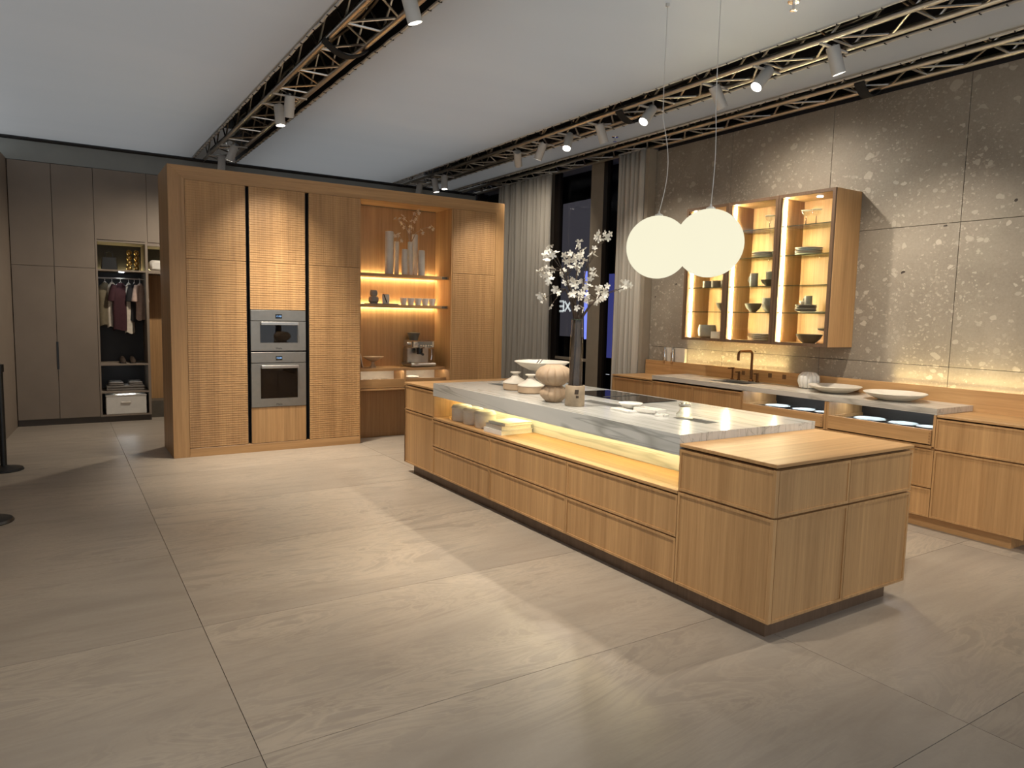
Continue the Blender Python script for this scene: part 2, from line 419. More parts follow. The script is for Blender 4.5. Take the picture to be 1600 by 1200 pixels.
# walls round the wardrobe
struct('wall_back', MB().box(-.60, 6.4, 11.52, 11.64, 0, 4.3), M['taupe_dark'])
struct('trim_1', MB().box(-.60, 6.15, 10.90, 11.50, 3.335, 3.60), M['soffit'], label='grey fabric soffit above the wardrobe')
wl = MB().add([(-.467,10.88,0),(-1.10,3.0,0),(-1.22,3.0,0),(-.60,11.6,0),(-.467,10.88,3.335),(-1.10,3.0,3.335),(-1.22,3.0,3.335),(-.60,11.6,3.335)],
              [(0,1,2,3),(7,6,5,4),(0,4,5,1),(1,5,6,2),(2,6,7,3),(3,7,4,0)])
struct('wall_left', wl, M['taupe'])  # real at the corner, lengthened toward the camera to block light
# ceiling: stretched fabric panels with open slots for the trusses
ce = Thing('ceiling', kind='structure')
for (x0, x1) in ((-6.0, 1.66), (2.20, 4.61), (5.20, 5.70)):
    mbp = MB(); n = 40
    for k in range(n):
        y0, y1 = -1.6+12.55*k/n, -1.6+12.55*(k+1)/n
        mbp.add([(x0,y0,ZCEIL),(x1,y0,ZCEIL),(x1,y1,ZCEIL),(x0,y1,ZCEIL)], [(3,2,1,0)])
    cp = ce.part('ceiling_panel', mbp, M['ceiling'], smooth=False)
    for xe, sg in ((x0, 1), (x1, -1)):
        if xe < -5: continue
        pts = [(xe+sg*.004*sin(k*1.7), -1.6+12.55*k/120, ZCEIL-.004) for k in range(121)]
        ce.part('hem', MB().tube(pts, .011, 6), M['white_paint'], cp)
        ties = MB()
        for k in range(78):
            y = -1.5+.16*k
            ties.box(xe-sg*.014, xe+sg*.014, y-.003, y+.003, ZCEIL-.018, ZCEIL-.010)
        ce.part('edge_ties', ties, M['black'], cp, kind='stuff')
ce.part('ceiling_panel', MB().box(6.12, 6.45, -1.6, 10.95, ZCEIL, ZCEIL+.004), M['ceiling'], smooth=False)
for xc in TRUSS_X:      # added black hoods keep light from above out of the slots
    ce.part('slot_light_block', MB().box(xc-.30, xc+.30, -1.6, 10.95, 4.10, 4.11).box(xc-.30, xc-.295, -1.6, 10.95, ZCEIL+.006, 4.10).box(xc+.295, xc+.30, -1.6, 10.95, ZCEIL+.006, 4.10), M['night'], smooth=False)
ce.part('light_block_roof', MB().box(6.46, 14.2, -1.6, 18.1, 4.6, 4.7), M['night'], smooth=False)  # added dark lid, stops light falling into the outside space

# ------------------------------------------------------------------ trusses
def truss(label, X, y0, y1, z0, mat, wd=.29, along='y', r=.024, rb=.0095, pitch=.30, upper=True):
    def P(s, a, z): return (X+a, s, z) if along == 'y' else (s, X+a, z)
    t = Thing('lighting_truss', label, 'truss', P((y0+y1)/2, 0, z0))
    h = wd/2; zt = z0+wd
    for a, z in ((-h, z0), (h, z0)) + (((-h, zt), (h, zt)) if upper else ()):
        t.part('chord', MB().cyl(P(y0, a, z), P(y1, a, z), r, n=12), mat)
    n = int((y1-y0)/pitch)
    faces = [((-h, z0), (h, z0))] + ([((-h, z0), (-h, zt)), ((h, z0), (h, zt))] if upper else [])
    for (a, za), (b, zb) in faces:
        me = None
        for k in range(n):
            s = y0 + k*pitch; fl_ = k % 2
            p0 = Vector(P(s, a if fl_ == 0 else b, za if fl_ == 0 else zb)); p1 = Vector(P(s+pitch, b if fl_ == 0 else a, zb if fl_ == 0 else za))
            key = (fl_,)
            if me is None: me = {}
            if key not in me: me[key] = MB().cyl((0,0,0), p1-p0, rb, n=6).mesh('brace', mat)
            link('brace', me[key], t.root, p0-t.org)
        if pitch > .2 and (a, za) == faces[0][0] and (b, zb) == faces[0][1]:
            me2 = MB().cyl((0,0,0), Vector(P(0, b, zb))-Vector(P(0, a, za)), rb, n=6).mesh('cross_bar', mat)
            for k in range(0, n, 2): link('cross_bar', me2, t.root, Vector(P(y0+k*pitch, a, za))-t.org)
    return t
tr1 = truss('aluminium lighting truss in the ceiling slot above the oak oven cabinets', TRUSS_X[0], -1.5, 10.9, 3.60, M['alu'])
tr2 = truss('aluminium lighting truss with many white spotlights above the island', TRUSS_X[1], -1.5, 10.9, 3.60, M['alu'])
tr3 = truss('aluminium lighting truss running along the top of the stone wall', TRUSS_X[2], -1.5, 10.9, 3.60, M['alu'])
tr4 = truss('thin black rail truss crossing behind the top of the oak cabinets', 10.80, -.6, 6.1, 3.580, M['alu_dark'], .09, 'x', .014, .006, .20, False)
# the dark upper fittings inside the slots: black cable looms and hanging slings
def sling(t, X, y, z, wd):
    mb = MB(); n = 14
    for k in range(n):
        for q in (0, 1): pass
    pts = [(X-wd/2+wd*k/n, y+.05*k/n, z-.075*sin(pi*k/n)) for k in range(n+1)]
    vs = []; fs = []
    for (x, yy, zz) in pts: vs += [(x, yy-.045, zz), (x, yy+.045, zz), (x, yy+.045, zz-.012), (x, yy-.045, zz-.012)]
    for k in range(n):
        for q in range(4): fs.append((4*k+q, 4*k+(q+1) % 4, 4*k+4+(q+1) % 4, 4*k+4+q))
    fs += [(0,1,2,3), (4*n+3,4*n+2,4*n+1,4*n)]
    t.part('sling', mb.add(vs, fs), M['black_cloth'], label='black fabric sling')
sling(tr1, 1.93, 5.46, 3.585, .36); sling(tr2, 4.90, 5.55, 3.585, .36); sling(tr3, 5.95, 3.70, 3.585, .34)
for t, X in ((tr1, 1.93), (tr2, 4.90), (tr3, 5.95)):
    for dx, dz in ((-.07, .12), (.05, .17)):
        pts = [(X+dx+.03*sin(k*.9), -1.4+12.2*k/40, 3.60+dz+.02*sin(k*1.3+dx*40)) for k in range(41)]
        t.part('cable', MB().tube(pts, .016, 6), M['black'])

# ------------------------------------------------------------------ spotlights
def spotlight(label, X, y, target, watts, angle=62, blend=1.0, twin=False):
    piv = Vector((X, y, 3.555)); tg = Vector(target); d = (tg-piv).normalized()
    full = d
    # the head tilts no further than the fitting allows
    t = Thing('track_spotlight', label, 'spotlight', (X, y, 3.60), 'white cylinder spotlights hung from the trusses')
    t.part('clamp', MB().cyl((X, y, 3.60), (X, y, piv.z-.005), .011, n=10).box(X-.16, X+.16, y-.012, y+.012, 3.568, 3.580), M['white_paint'])
    a = d.orthogonal().normalized(); b = d.cross(a); n = 24; L, R = .20, .048
    prof = [(R*.35, -.03), (R*.98, -.03), (R, -.026), (R, L-.03), (R*.94, L-.03), (R*.90, L-.055), (R*.60, L-.075)]
    mb = MB(); vs = []; fs = []
    for r, s in prof: vs += [piv+d*s+(a*cos(2*pi*i/n)+b*sin(2*pi*i/n))*r for i in range(n)]
    for k in range(len(prof)-1):
        for i in range(n): j = (i+1) % n; fs.append((k*n+i, (k+1)*n+i, (k+1)*n+j, k*n+j))
    fs.append(tuple(range(n)))
    body = t.part('lamp_body', mb.add(vs, fs), M['white_paint'])
    t.part('lens', MB().cyl(piv+d*(L-.062), piv+d*(L-.056), R*.89, n=20), M['lens'])
    ld = bpy.data.lights.new('spot_light', 'SPOT'); ld.energy = watts*SPOT_GAIN; ld.color = WARM; ld.spot_size = rad(angle+12); ld.spot_blend = blend; ld.shadow_soft_size = .035
    lo = bpy.data.objects.new('spot_light', ld); COL.objects.link(lo); lo.parent = t.root
    lo.location = piv+d*(L-.02)-t.org; lo.rotation_euler = full.to_track_quat('-Z', 'Y').to_euler()
    return t
SL = [  # label, truss, y, target, watts, angle
 ('white spotlight nearest the camera on the truss above the oven cabinets', 0, 4.33, (2.85, 4.3, 0.6), 720, 68),
 ('white spotlight tilted toward the oak oven cabinets, beside a lit one', 0, 7.03, (2.00, 8.05, 1.1), 330, 58),
 ('lit white spotlight tilted toward the island, above the oven cabinets', 0, 7.43, (2.2, 7.1, 0.0), 1250, 60),
 ('lit white spotlight just above the top edge of the oak cabinets', 0, 9.56, (0.9, 10.3, 0.4), 420, 112),
 ('white spotlight farthest back on the truss above the oven cabinets', 0, 10.33, (1.6, 10.0, 0), 60, 60),
 ('white spotlight farthest back on the island truss, tilted sideways', 1, 10.49, (4.2, 10.2, 0), 40, 60),
 ('unlit looking white spotlight second from the far end of island truss', 1, 9.96, (5.4, 9.6, 0), 60, 60),
 ('small lit white spotlight near the far end of the island truss', 1, 9.64, (4.8, 9.2, 0), 60, 60),
 ('lit white spotlight hanging straight down in front of the curtain', 1, 7.65, (6.0, 8.9, 2.0), 130, 90),
 ('white spotlight tilted to the tall oak door beside the curtain', 1, 7.10, (4.45, 8.0, 1.1), 330, 56),
 ('short white spotlight hanging straight, fifth from far end of island truss', 1, 6.585, (3.6, 5.6, .9), 330, 62),
 ('white spotlight just before the black sling on the island truss', 1, 6.05, (5.9, 6.0, 1.2), 270, 90),
 ('lit white spotlight beside the pendant wire, after the black sling', 1, 5.275, (1.9, 4.9, 0), 200, 60),
 ('white spotlight tilted away, above the right glowing globe', 1, 4.48, (6.1, 4.3, 1.6), 240, 112),
 ('lit white spotlight tilted toward the island, right of the globes', 1, 3.945, (2.0, 4.2, 0), 200, 62),
 ('largest white spotlight on the island truss, tilted toward the stone wall', 1, 3.355, (5.75, 3.0, .9), 420, 86),
 ('added white spotlight out of view above the near end of the island', 1, 1.95, (3.45, 2.8, .9), 400, 48),  # this and the following fixtures are unseen, added for their light
 ('added white spotlight out of view over the floor before the island', 1, 1.2, (3.8, 1.4, 0), 60, 70),
 ('added white spotlight out of view above the floor aimed left', 0, 3.3, (-.7, 3.2, 0), 330, 92),
 ('added white spotlight out of view aimed across to the sink run', 0, 1.1, (5.55, 2.7, .45), 620, 34),
 ('added white spotlight out of view over the floor left of the camera', 0, 2.4, (2.85, 3.3, 0.7), 430, 58),
]
for lb, ti, y, tg, wt, an in SL: spotlight(lb, TRUSS_X[ti], y, tg, wt, an)
# small ceiling fittings that glint between the trusses
for (x, y, lb) in ((5.47, 6.47, 'small chrome sprinkler head beside the stone wall truss'), (4.09, 3.11, 'small chrome sprinkler head above the pendants')):
    t = Thing('sprinkler_head', lb, 'sprinkler', (x, y, ZCEIL))
    t.part('rosette', MB().lathe([(.035, -.006), (.04, 0)], (x, y, ZCEIL), 16), M['chrome'])
    t.part('deflector', MB().cyl((x, y, ZCEIL-.05), (x, y, ZCEIL-.005), .008, n=8).lathe([(.022, -.055), (.022, -.050)], (x, y, ZCEIL), 12), M['chrome'])

# ------------------------------------------------------------------ oak cabinet wall
def relief_door(mb, x0, x1, z0, z1, y, amp=.0032, px=.0205, pz=.0245, margin=.0):
    """oak front milled into small shingle-like facets (real relief), facing -y"""
    nx = max(1, round((x1-x0)/px)); nz = max(1, round((z1-z0)/pz)); dx = (x1-x0)/nx; dz = (z1-z0)/nz
    R = random.Random(int(x0*1000+z0*77)); vs = []; fs = []
    for i in range(nx):
        for k in range(nz):
            xa, xb = x0+i*dx, x0+(i+1)*dx; za, zb = z0+k*dz, z0+(k+1)*dz
            d = amp*(.55+.45*R.random()); g = dx*.07
            o = len(vs)
            vs += [(xa+g, y-d, za+dz*.10), (xb-g, y-d, za+dz*.10), (xb-g, y, zb), (xa+g, y, zb), (xa+g, y, za), (xb-g, y, za)]
            fs += [(o, o+1, o+2, o+3), (o+4, o+5, o+1, o), (o+4, o, o+3), (o+5, o+2, o+1)]
    mb.add(vs, fs)
    mb.box(x0, x1, y, y+.020, z0, z1)
    return mb
sur = Thing('cabinet_surround', 'oak surround framing the tall cabinet wall with the ovens', 'cabinet frame', (XT0, YT, 0))
sur.part('side_panel', MB().add([(XT0,YT,0),(XD0,YT,0),(XD0,YT,ZD1),(XT0,YT,ZT),(XT0,YTB,0),(XD0,YTB,0),(XD0,YTB,ZD1),(XT0,YTB,ZT)],
         [(0,1,2,3),(7,6,5,4),(1,5,6,2),(4,0,3,7),(3,2,6,7),(4,5,1,0)]), M['oak'], smooth=False, bevel=.0015)
sur.part('side_panel', MB().add([(XR1,YT,0),(XT1,YT,0),(XT1,YT,ZT),(XR1,YT,ZD1),(XR1,YTB,0),(XT1,YTB,0),(XT1,YTB,ZT),(XR1,YTB,ZD1)],
         [(0,1,2,3),(7,6,5,4),(1,5,6,2),(4,0,3,7),(3,2,6,7),(4,5,1,0)]), M['oak'], smooth=False, bevel=.0015)
sur.part('top_panel', MB().add([(XD0,YT,ZD1),(XR1,YT,ZD1),(XT1,YT,ZT),(XT0,YT,ZT),(XD0,YTB,ZD1),(XR1,YTB,ZD1),(XT1,YTB,ZT),(XT0,YTB,ZT)],
         [(0,1,2,3),(7,6,5,4),(1,5,6,2),(4,0,3,7),(3,2,6,7),(4,5,1,0)]), M['oak_x'], smooth=False, bevel=.0015)
sur.part('plinth', MB().box(XD0+.001, XN0, YT, YT+.55, 0, ZD0-.004), M['oak_x'], smooth=False, bevel=.0015)
def tall_cabinet(label, x0, x1, fronts, org_x=None):
    t = Thing('tall_cabinet', label, 'cabinet', (x0, YT, 0), None)
    t.part('carcass', MB().box(x0+.002, x1-.002, YT+.030, YTB-.01, ZD0, ZD1-.002), M['oak_deep'], smooth=False)
    for nm, za, zb, rel in fronts:
        mb = MB()
        if rel: relief_door(mb, x0+.003, x1-.003, za+.002, zb-.002, YT+.004)
        else: mb.box(x0+.003, x1-.003, YT+.002, YT+.024, za+.002, zb-.002)
        t.part(nm, mb, M['oak'], smooth=False)
    return t
tall_cabinet('leftmost tall oak cabinet with finely notched doors', XD0, XD1, (('door', ZD0, ZS, 1), ('door', ZS, ZD1, 1)))
for xa, xb in ((XD1, XD2), (XD3, XD4)):
    sur.part('handle_channel', MB().box(xa, xb, YT+.10, YT+.12, ZD0, ZD1-.002).box(xa, xa+.002, YT+.01, YT+.12, ZD0, ZD1-.002).box(xb-.002, xb, YT+.01, YT+.12, ZD0, ZD1-.002), M['black'], smooth=False, label='dark vertical grip channel')
t = Thing('oven_cabinet', 'oak cabinet housing the two grey ovens', 'cabinet', (XD2, YT, 0))
ZO1, ZO2, ZO3 = .4896, 1.1032, 1.5569
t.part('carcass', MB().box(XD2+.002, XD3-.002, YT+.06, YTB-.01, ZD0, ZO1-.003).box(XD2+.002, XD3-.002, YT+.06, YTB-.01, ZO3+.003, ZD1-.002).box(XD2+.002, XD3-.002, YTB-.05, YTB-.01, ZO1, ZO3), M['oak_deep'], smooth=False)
t.part('door', relief_door(MB(), XD2+.003, XD3-.003, ZS+.002, ZD1-.002, YT+.004), M['oak'], smooth=False)
t.part('door', relief_door(MB(), XD2+.003, XD3-.003, ZO3+.002, ZS-.002, YT+.004), M['oak'], smooth=False)
t.part('drawer', MB().box(XD2+.003, XD3-.003, YT+.002, YT+.024, ZD0+.002, ZO1-.002), M['oak'], smooth=False)
tall_cabinet('tall oak cabinet between the ovens and the open shelves', XD4, XN0, (('door', ZD0, ZS, 1), ('door', ZS, ZD1, 1)))
tall_cabinet('tall oak cabinet beside the curtain, right of the open shelves', XN1, XR1, (('door', ZD0, ZS, 1), ('door', ZS, ZD1, 1)))

def text_mb(txt, size, depth=.001):
    cu = bpy.data.curves.new('t', 'FONT'); cu.body = txt; cu.size = size; cu.extrude = depth; cu.align_x = 'CENTER'; cu.align_y = 'CENTER'
    o = bpy.data.objects.new('t', cu); COL.objects.link(o)
    me = bpy.data.meshes.new_from_object(o.evaluated_get(bpy.context.evaluated_depsgraph_get()))
    mb = MB(); mb.v = [v.co.copy() for v in me.vertices]; mb.f = [tuple(p.vertices) for p in me.polygons]
    bpy.data.objects.remove(o); bpy.data.curves.remove(cu); bpy.data.meshes.remove(me)
    return mb
def xform(mb, mat): mb.v = [mat @ v for v in mb.v]; return mb
def face_y(x, y, z): return Matrix.Translation((x, y, z)) @ Matrix.Rotation(pi/2, 4, 'X')
def oven(label, z0, z1, strip, wz0, wz1, towel):
    x0, x1 = XD2+.004, XD3-.004; y = YT-.004; xc = (x0+x1)/2
    t = Thing('built_in_oven', label, 'oven', (x0, YT, z0))
    t.part('housing', MB().box(x0+.01, x1-.01, YT+.03, YT+.55, z0+.012, z1-.012), M['dark_in'], smooth=False)
    cp = t.part('control_panel', MB().box(x0, x1, y, YT+.03, z1-strip, z1-.004), M['oven_grey'], smooth=False, bevel=.002)
    t.part('display', MB().box(xc-.036, xc+.036, y-.002, y, z1-strip*.78, z1-strip*.40), M['black_glass'], cp, smooth=False)
    t.part('digits', xform(text_mb('12:00', .026), face_y(xc, y-.003, z1-strip*.59)), M['display'], cp, smooth=False)
    wx0, wx1 = x0+.098, x1-.092
    d = MB(); zt = z1-strip-.006
    for bx in ((x0, wx0, z0+.004, zt), (wx1, x1, z0+.004, zt), (wx0, wx1, z0+.004, wz0), (wx0, wx1, wz1, zt)): d.box(bx[0], bx[1], y, YT+.03, bx[2], bx[3])
    dr = t.part('door', d, M['oven_grey'], smooth=False)
    t.part('window_glass', MB().box(wx0, wx1, y+.003, y+.008, wz0, wz1), M['glass_smoke'], dr, smooth=False)
    t.part('cavity', MB().box(wx0-.02, wx1+.02, YT+.40, YT+.41, wz0-.02, wz1).box(wx0-.02, wx1+.02, YT+.03, YT+.40, wz0-.02, wz0-.012).box(wx0-.02, wx0-.012, YT+.03, YT+.4, wz0, wz1).box(wx1+.012, wx1+.02, YT+.03, YT+.4, wz0, wz1), M['ceramic_dark'], dr, smooth=False)
    rk = MB()
    for q in range(2):
        zz = wz0+(wz1-wz0)*(.22+.4*q)
        for k in range(9): rk.box(wx0+.01, wx1-.01, YT+.05+k*.04, YT+.054+k*.04, zz, zz+.004)
    t.part('rack', rk, M['steel'], dr, smooth=False)
    hz = wz1+.012
    t.part('handle', MB().box(wx0, wx1, y-.050, y-.034, hz-.022, hz+.012).box(wx0, wx0+.02, y-.036, y, hz-.02, hz+.01).box(wx1-.02, wx1, y-.036, y, hz-.02, hz+.01), M['steel'], dr, smooth=False, bevel=.003)
    t.part('lettering', xform(text_mb('Miele', .030), face_y(xc, y-.0005, z0+.028)), M['dark_in'], dr, smooth=False)
    return t
oven('upper compact grey steam oven with a wide low window', ZO2+.004, ZO3, .118, ZO2+.095, ZO2+.300, 0)
oven('lower full-size grey oven with a large dark window', ZO1, ZO2-.004, .118, ZO1+.095, ZO1+.440, 1)

# open niche
nb, sf = 8.442, 8.06
n_ = Thing('niche_cabinet', 'open lit oak niche with shelves beside the ovens', 'shelf unit', (XN0, YT, 0))
n_.part('back_panel', MB().box(XN0, XN1, nb, nb+.02, .0, ZD1-.002), M['oak'], smooth=False)
n_.part('side_panel', MB().box(XN0+.0005, XN0+.018, YT+.03, nb, 0, ZD1-.002), M['oak'], smooth=False)
n_.part('side_panel', MB().box(XN1-.018, XN1-.0005, YT+.005, nb, 0, ZD1-.002), M['oak'], smooth=False)
a0, a1 = XN0+.019, XN1-.019
for zt, th in ((2.018, .036), (1.652, .036)):
    sh = n_.part('shelf', MB().box(a0, a1, sf, nb-.045, zt-th, zt), M['oak_x'], smooth=False, bevel=.0015)
    n_.part('shelf_bracket', MB().box(a1-.09, a1-.02, sf-.004, sf+.02, zt-th+.002, zt-.004), M['ceramic_dark'], sh, smooth=False)
    n_.part('led_strip', MB().box(a0+.01, a1-.01, nb-.038, nb-.012, zt-th+.008, zt-.012), M['led_niche'], sh, smooth=False)
ct = n_.part('counter', MB().box(a0, a1, 8.10, nb, .858, .880).box(a0, a1, 8.10, 8.112, .846, .858), M['oak_x'], smooth=False, bevel=.0015)
n_.part('led_strip', MB().box(a0+.02, a1-.02, 8.16, 8.175, .850, .857), M['led_white'], ct, smooth=False)
n_.part('divider', MB().box(3.600, 3.626, 8.10, nb, .640, .857), M['oak'], smooth=False)
n_.part('compartment_floor', MB().box(a0, a1, 8.135, nb, .690, .705), M['ceramic'], smooth=False)
n_.part('compartment_back', MB().box(a0, 3.599, nb-.012, nb-.001, .706, .857).box(3.627, a1, nb-.012, nb-.001, .706, .857), M['ceramic'], smooth=False)
for xa, xb in ((a0+.002, 3.598), (3.628, a1-.002)):
    dw = n_.part('drawer', MB().box(xa, xb, 8.095, 8.113, .642, .745), M['oak_x'], smooth=False, bevel=.0015)
    n_.part('glass_front', MB().box(xa, xb, 8.116, 8.121, .745, .853), M['glass'], dw, smooth=False)
n_.part('ledge', MB().box(a0, a1, 8.09, 8.30, .612, .632), M['oak_x'], smooth=False, bevel=.0015)
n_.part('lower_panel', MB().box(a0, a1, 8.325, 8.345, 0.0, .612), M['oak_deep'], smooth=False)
n_.part('top_light', MB().box(a0+.02, a1-.02, 8.40, 8.43, 2.8465, 2.8505), M['ceramic_dark'], smooth=False)

# things in the niche
ZA = 2.018
def vase_cyl(label, x, y, r, h, tilt=0):
    p = [(r*.9, 0), (r, .01), (r*1.02, h*.5), (r*.98, h-.008), (r*.90, h), (r*.80, h-.004), (r*.76, h*.35), (0, h*.33)]
    return single('tube_vase', label, 'vase', MB().lathe(p, (x, y, ZA), 22), M['ceramic'], (x, y, ZA), 'white tube vases on the top niche shelf')
for lb, u0, u1, vt, y in (('tallest white tube vase at the left of the niche shelf', 601.7, 615, 361, 8.20), ('slim white tube vase half hidden beside the tallest one', 616, 623.5, 377, 8.30),
                      ('short white tube vase in the middle front of the shelf', 627.7, 637, 389, 8.15), ('medium white tube vase holding the cream flower stems', 637, 645.5, 377.7, 8.23),
                      ('tall white tube vase at the back behind the short right one', 643.5, 653, 366, 8.32), ('short wide white tube vase at the right end of the group', 653.5, 664, 391, 8.17)):
    pa, pb = at(u0, vt, 'y', y), at(u1, vt, 'y', y)
    vase_cyl(lb, (pa.x+pb.x)/2, y, (pb.x-pa.x)/2*.93, pa.z-ZA)
def petal_mesh(name, mat, n=5, r=.02, cup=.35, seeds=1):
    mb = MB()
    for s in range(seeds):
        R = random.Random(s*13+n); c = Vector((0,0,0)) if s == 0 else Vector((R.uniform(-1,1), R.uniform(-1,1), R.uniform(-1,1))).normalized()*r*1.25
        q = Vector((R.uniform(-1,1), R.uniform(-1,1), R.uniform(-.2,1))).to_track_quat('Z', 'Y').to_matrix()
        for k in range(n):
            a = 2*pi*k/n+R.uniform(-.15,.15); d = Vector((cos(a), sin(a), 0)); e = Vector((-sin(a), cos(a), 0)); up = Vector((0,0,1))
            pts = [Vector((0,0,0)), d*r*.45+e*r*.30+up*r*cup*.5, d*r*.85+e*r*.26+up*r*cup, d*r*1.05+up*r*cup*.8, d*r*.85-e*r*.26+up*r*cup, d*r*.45-e*r*.30+up*r*cup*.5, d*r*.6+up*r*cup*.35]
            mb.add([c+q@p for p in pts], [(0,1,6), (1,2,6), (2,3,6), (3,4,6), (4,5,6), (5,0,6)])
    return mb.mesh(name, mat, (0,0,0), True)
orch = [petal_mesh('orchid_bloom', M['petal_cream'], 5, .027, .4, s) for s in (1, 2, 2)]
def stem_thing(name, label, base, pts3, blooms, r=.006, mat='bark', group=None, bl=None, rr=.0025):
    t = Thing(name, label, 'branch', base, group)
    t.part('stem', MB().tube(pts3, r, 7, rr), M[mat]); return t
for lb, path, bl in (('cream flower stem arching left above the white tube vases', [(640,380),(638,366),(633,350),(626,345),(617,342)], [(618,342),(625,346),(631,341),(634,345),(627,350)]),
                     ('cream flower stem rising highest above the white tube vases', [(640.5,380),(641,360),(643,345),(648,334),(652,328)], [(652,328),(654,333),(651,337),(643,346),(648,346),(641,359)]),
                     ('cream flower stem reaching right above the white tube vases', [(642,380),(650,364),(660,358),(667,355),(674,357)], [(672,356),(676,358),(660,364),(645,358),(640,362)]),
                     ('cream flower stem drooping beside the tallest white tube vase', [(620,378),(621,372),(622,367),(625,368),(629,376)], [(617,368),(622,368),(630,355),(628,376)])):
    P3 = [at(u, v, 'y', 8.25) for u, v in path]
    t = stem_thing('flower_stem', lb, P3[0], P3, None, .006, 'wood_turned', 'cream flower stems in the niche')
    for k, (u, v) in enumerate(bl):
        p = at(u, v, 'y', 8.23+.03*(k % 3)); o = link('bloom', orch[k % 3], t.root, p-t.org); o.rotation_euler = (RND.uniform(0,3), RND.uniform(0,3), RND.uniform(0,6))
ZB2 = 1.652
def cup_prof(r, h, taper=.75, th=.004): return [(r*taper, 0), (r*taper*1.02, .003), (r, h-.002), (r-th*.5, h), (r-th, h-.002), (r*taper-th, .008), (0, .007)]
tray = single('serving_tray', 'thin wooden tray under the cups on the middle niche shelf', 'tray', MB().box(3.165, 3.52, 8.10, 8.33, ZB2, ZB2+.012), M['ceramic_grey'], (3.34, 8.2, ZB2), bevel=.003)
for k, (z, r, lb, mt) in enumerate(((ZB2+.012, .062, 'lower dark cup of the two stacked on the niche tray', 'ceramic_grey'), (ZB2+.092, .048, 'upper grey cup of the two stacked on the niche tray', 'ceramic_grey'))):
    single('stacked_cup', lb, 'cup', MB().lathe([(r*.7, 0), (r, .025), (r*.98, .055), (r*.85, .075), (r*.80, .078), (r*.78, .07), (r*.8, .03), (0, .01)], (3.235, 8.2, z), 24), M[mt], (3.235, 8.2, z), 'stacked cups on the niche tray')
t = Thing('card_stand', 'small clear stand with a slanted dark stick on the niche tray', 'stand', (3.40, 8.2, ZB2+.012))
t.part('panel', MB().box(3.35, 3.44, 8.205, 8.211, ZB2+.012, ZB2+.125), M['ceramic'], smooth=False)
t.part('stick', MB().cyl((3.36, 8.19, ZB2+.125), (3.405, 8.19, ZB2+.018), .006, n=8), M['bark'])
for k in range(5):
    x = 3.62+k*.098
    single('ribbed_cup', ('leftmost', 'second from left', 'middle', 'second from right', 'rightmost')[k]+' white tapered cup in the row on the niche shelf', 'cup', MB().lathe(cup_prof(.046, .088, .68), (x, 8.19, ZB2), 24, lambda a, r, z: r*(1+.02*cos(a*12))), M['ceramic_w'], (x, 8.19, ZB2), 'row of white cups on the niche shelf')
ZC = .880
single('leaning_board', 'pale board leaning at the left end of the niche counter', 'board', MB().obox((3.075, 8.30, ZC+.152), (.008*cos(.2), 0, -.008*sin(.2)), (0, .09, 0), (.15*sin(.2)*-1+.0, 0, .15*cos(.2))), M['ceramic'], (3.075, 8.3, ZC), bevel=.003)
t = Thing('pedestal_dish', 'small pale footed dish on the niche counter', 'dish', (3.235, 8.22, ZC))
t.part('foot', MB().lathe([(.045, 0), (.042, .012), (.022, .035), (.020, .075)], (3.235, 8.22, ZC), 20), M['wood_turned'])
t.part('bowl', MB().lathe([(.02, .075), (.075, .10), (.125, .135), (.118, .137), (.07, .108), (0, .09)], (3.235, 8.22, ZC), 28, lambda a, r, z: r*(1+.12*max(0, cos(a))**4)), M['wood_turned'])
# espresso machine
x0, x1, y0, y1 = 3.70, 4.04, 8.14, 8.42
t = Thing('espresso_machine', 'polished steel espresso machine on the niche counter', 'coffee machine', ((x0+x1)/2, 8.28, ZC))
t.part('base', MB().lathe([(.5, 0), (.5, .012), (.47, .045), (.44, .05)], (0,0,0), 4), M['steel'])
base = t.root.children[0]; bpy.data.objects.remove(base)
t.part('drip_base', MB().box(x0-.005, x1+.005, y0-.03, y1, ZC+.008, ZC+.052), M['steel'], smooth=False, bevel=.012)
t.part('drip_tray', MB().box(x0+.04, x1-.06, y0-.025, y0+.14, ZC+.052, ZC+.060), M['chrome'], smooth=False, bevel=.002)
t.part('rear_column', MB().box(x0+.02, x1-.02, y0+.15, y1, ZC+.05, ZC+.24), M['steel'], smooth=False, bevel=.008)
t.part('head', MB().box(x0+.02, x1-.01, y0-.01, y1, ZC+.235, ZC+.335), M['chrome'], smooth=False, bevel=.014)
t.part('control_panel', MB().box(x0+.09, x1-.05, y0-.014, y0-.009, ZC+.25, ZC+.32), M['oven_grey'], smooth=False)
bt = MB()
for k in range(5): bt.cyl((x0+.13+k*.035, y0-.022, ZC+.27), (x0+.13+k*.035, y0-.012, ZC+.27), .011, n=12)
t.part('buttons', bt, M['chrome'])
t.part('gauge', MB().cyl((x0+.075, y0-.02, ZC+.29), (x0+.075, y0-.01, ZC+.29), .022, n=20), M['steel'])
gh = t.part('group_head', MB().cyl((x0+.15, y0+.06, ZC+.185), (x0+.15, y0+.06, ZC+.236), .04, n=20), M['black'])
t.part('portafilter', MB().cyl((x0+.15, y0+.06, ZC+.160), (x0+.15, y0+.06, ZC+.186), .036, n=20).cyl((x0+.15, y0+.03, ZC+.172), (x0+.12, y0-.10, ZC+.165), .013, .016, n=12), M['black'], gh)
t.part('steam_wand', MB().tube([(x1-.06, y0+.04, ZC+.236), (x1-.045, y0+.01, ZC+.21), (x1-.05, y0, ZC+.14), (x1-.06, y0-.005, ZC+.09)], .006, 8), M['chrome'])
t.part('hopper', MB().lathe([(.055, 0), (.06, .03), (.078, .075), (.08, .09), (.03, .095)], (x0+.115, y0+.17, ZC+.335), 24), M['ceramic_dark'])
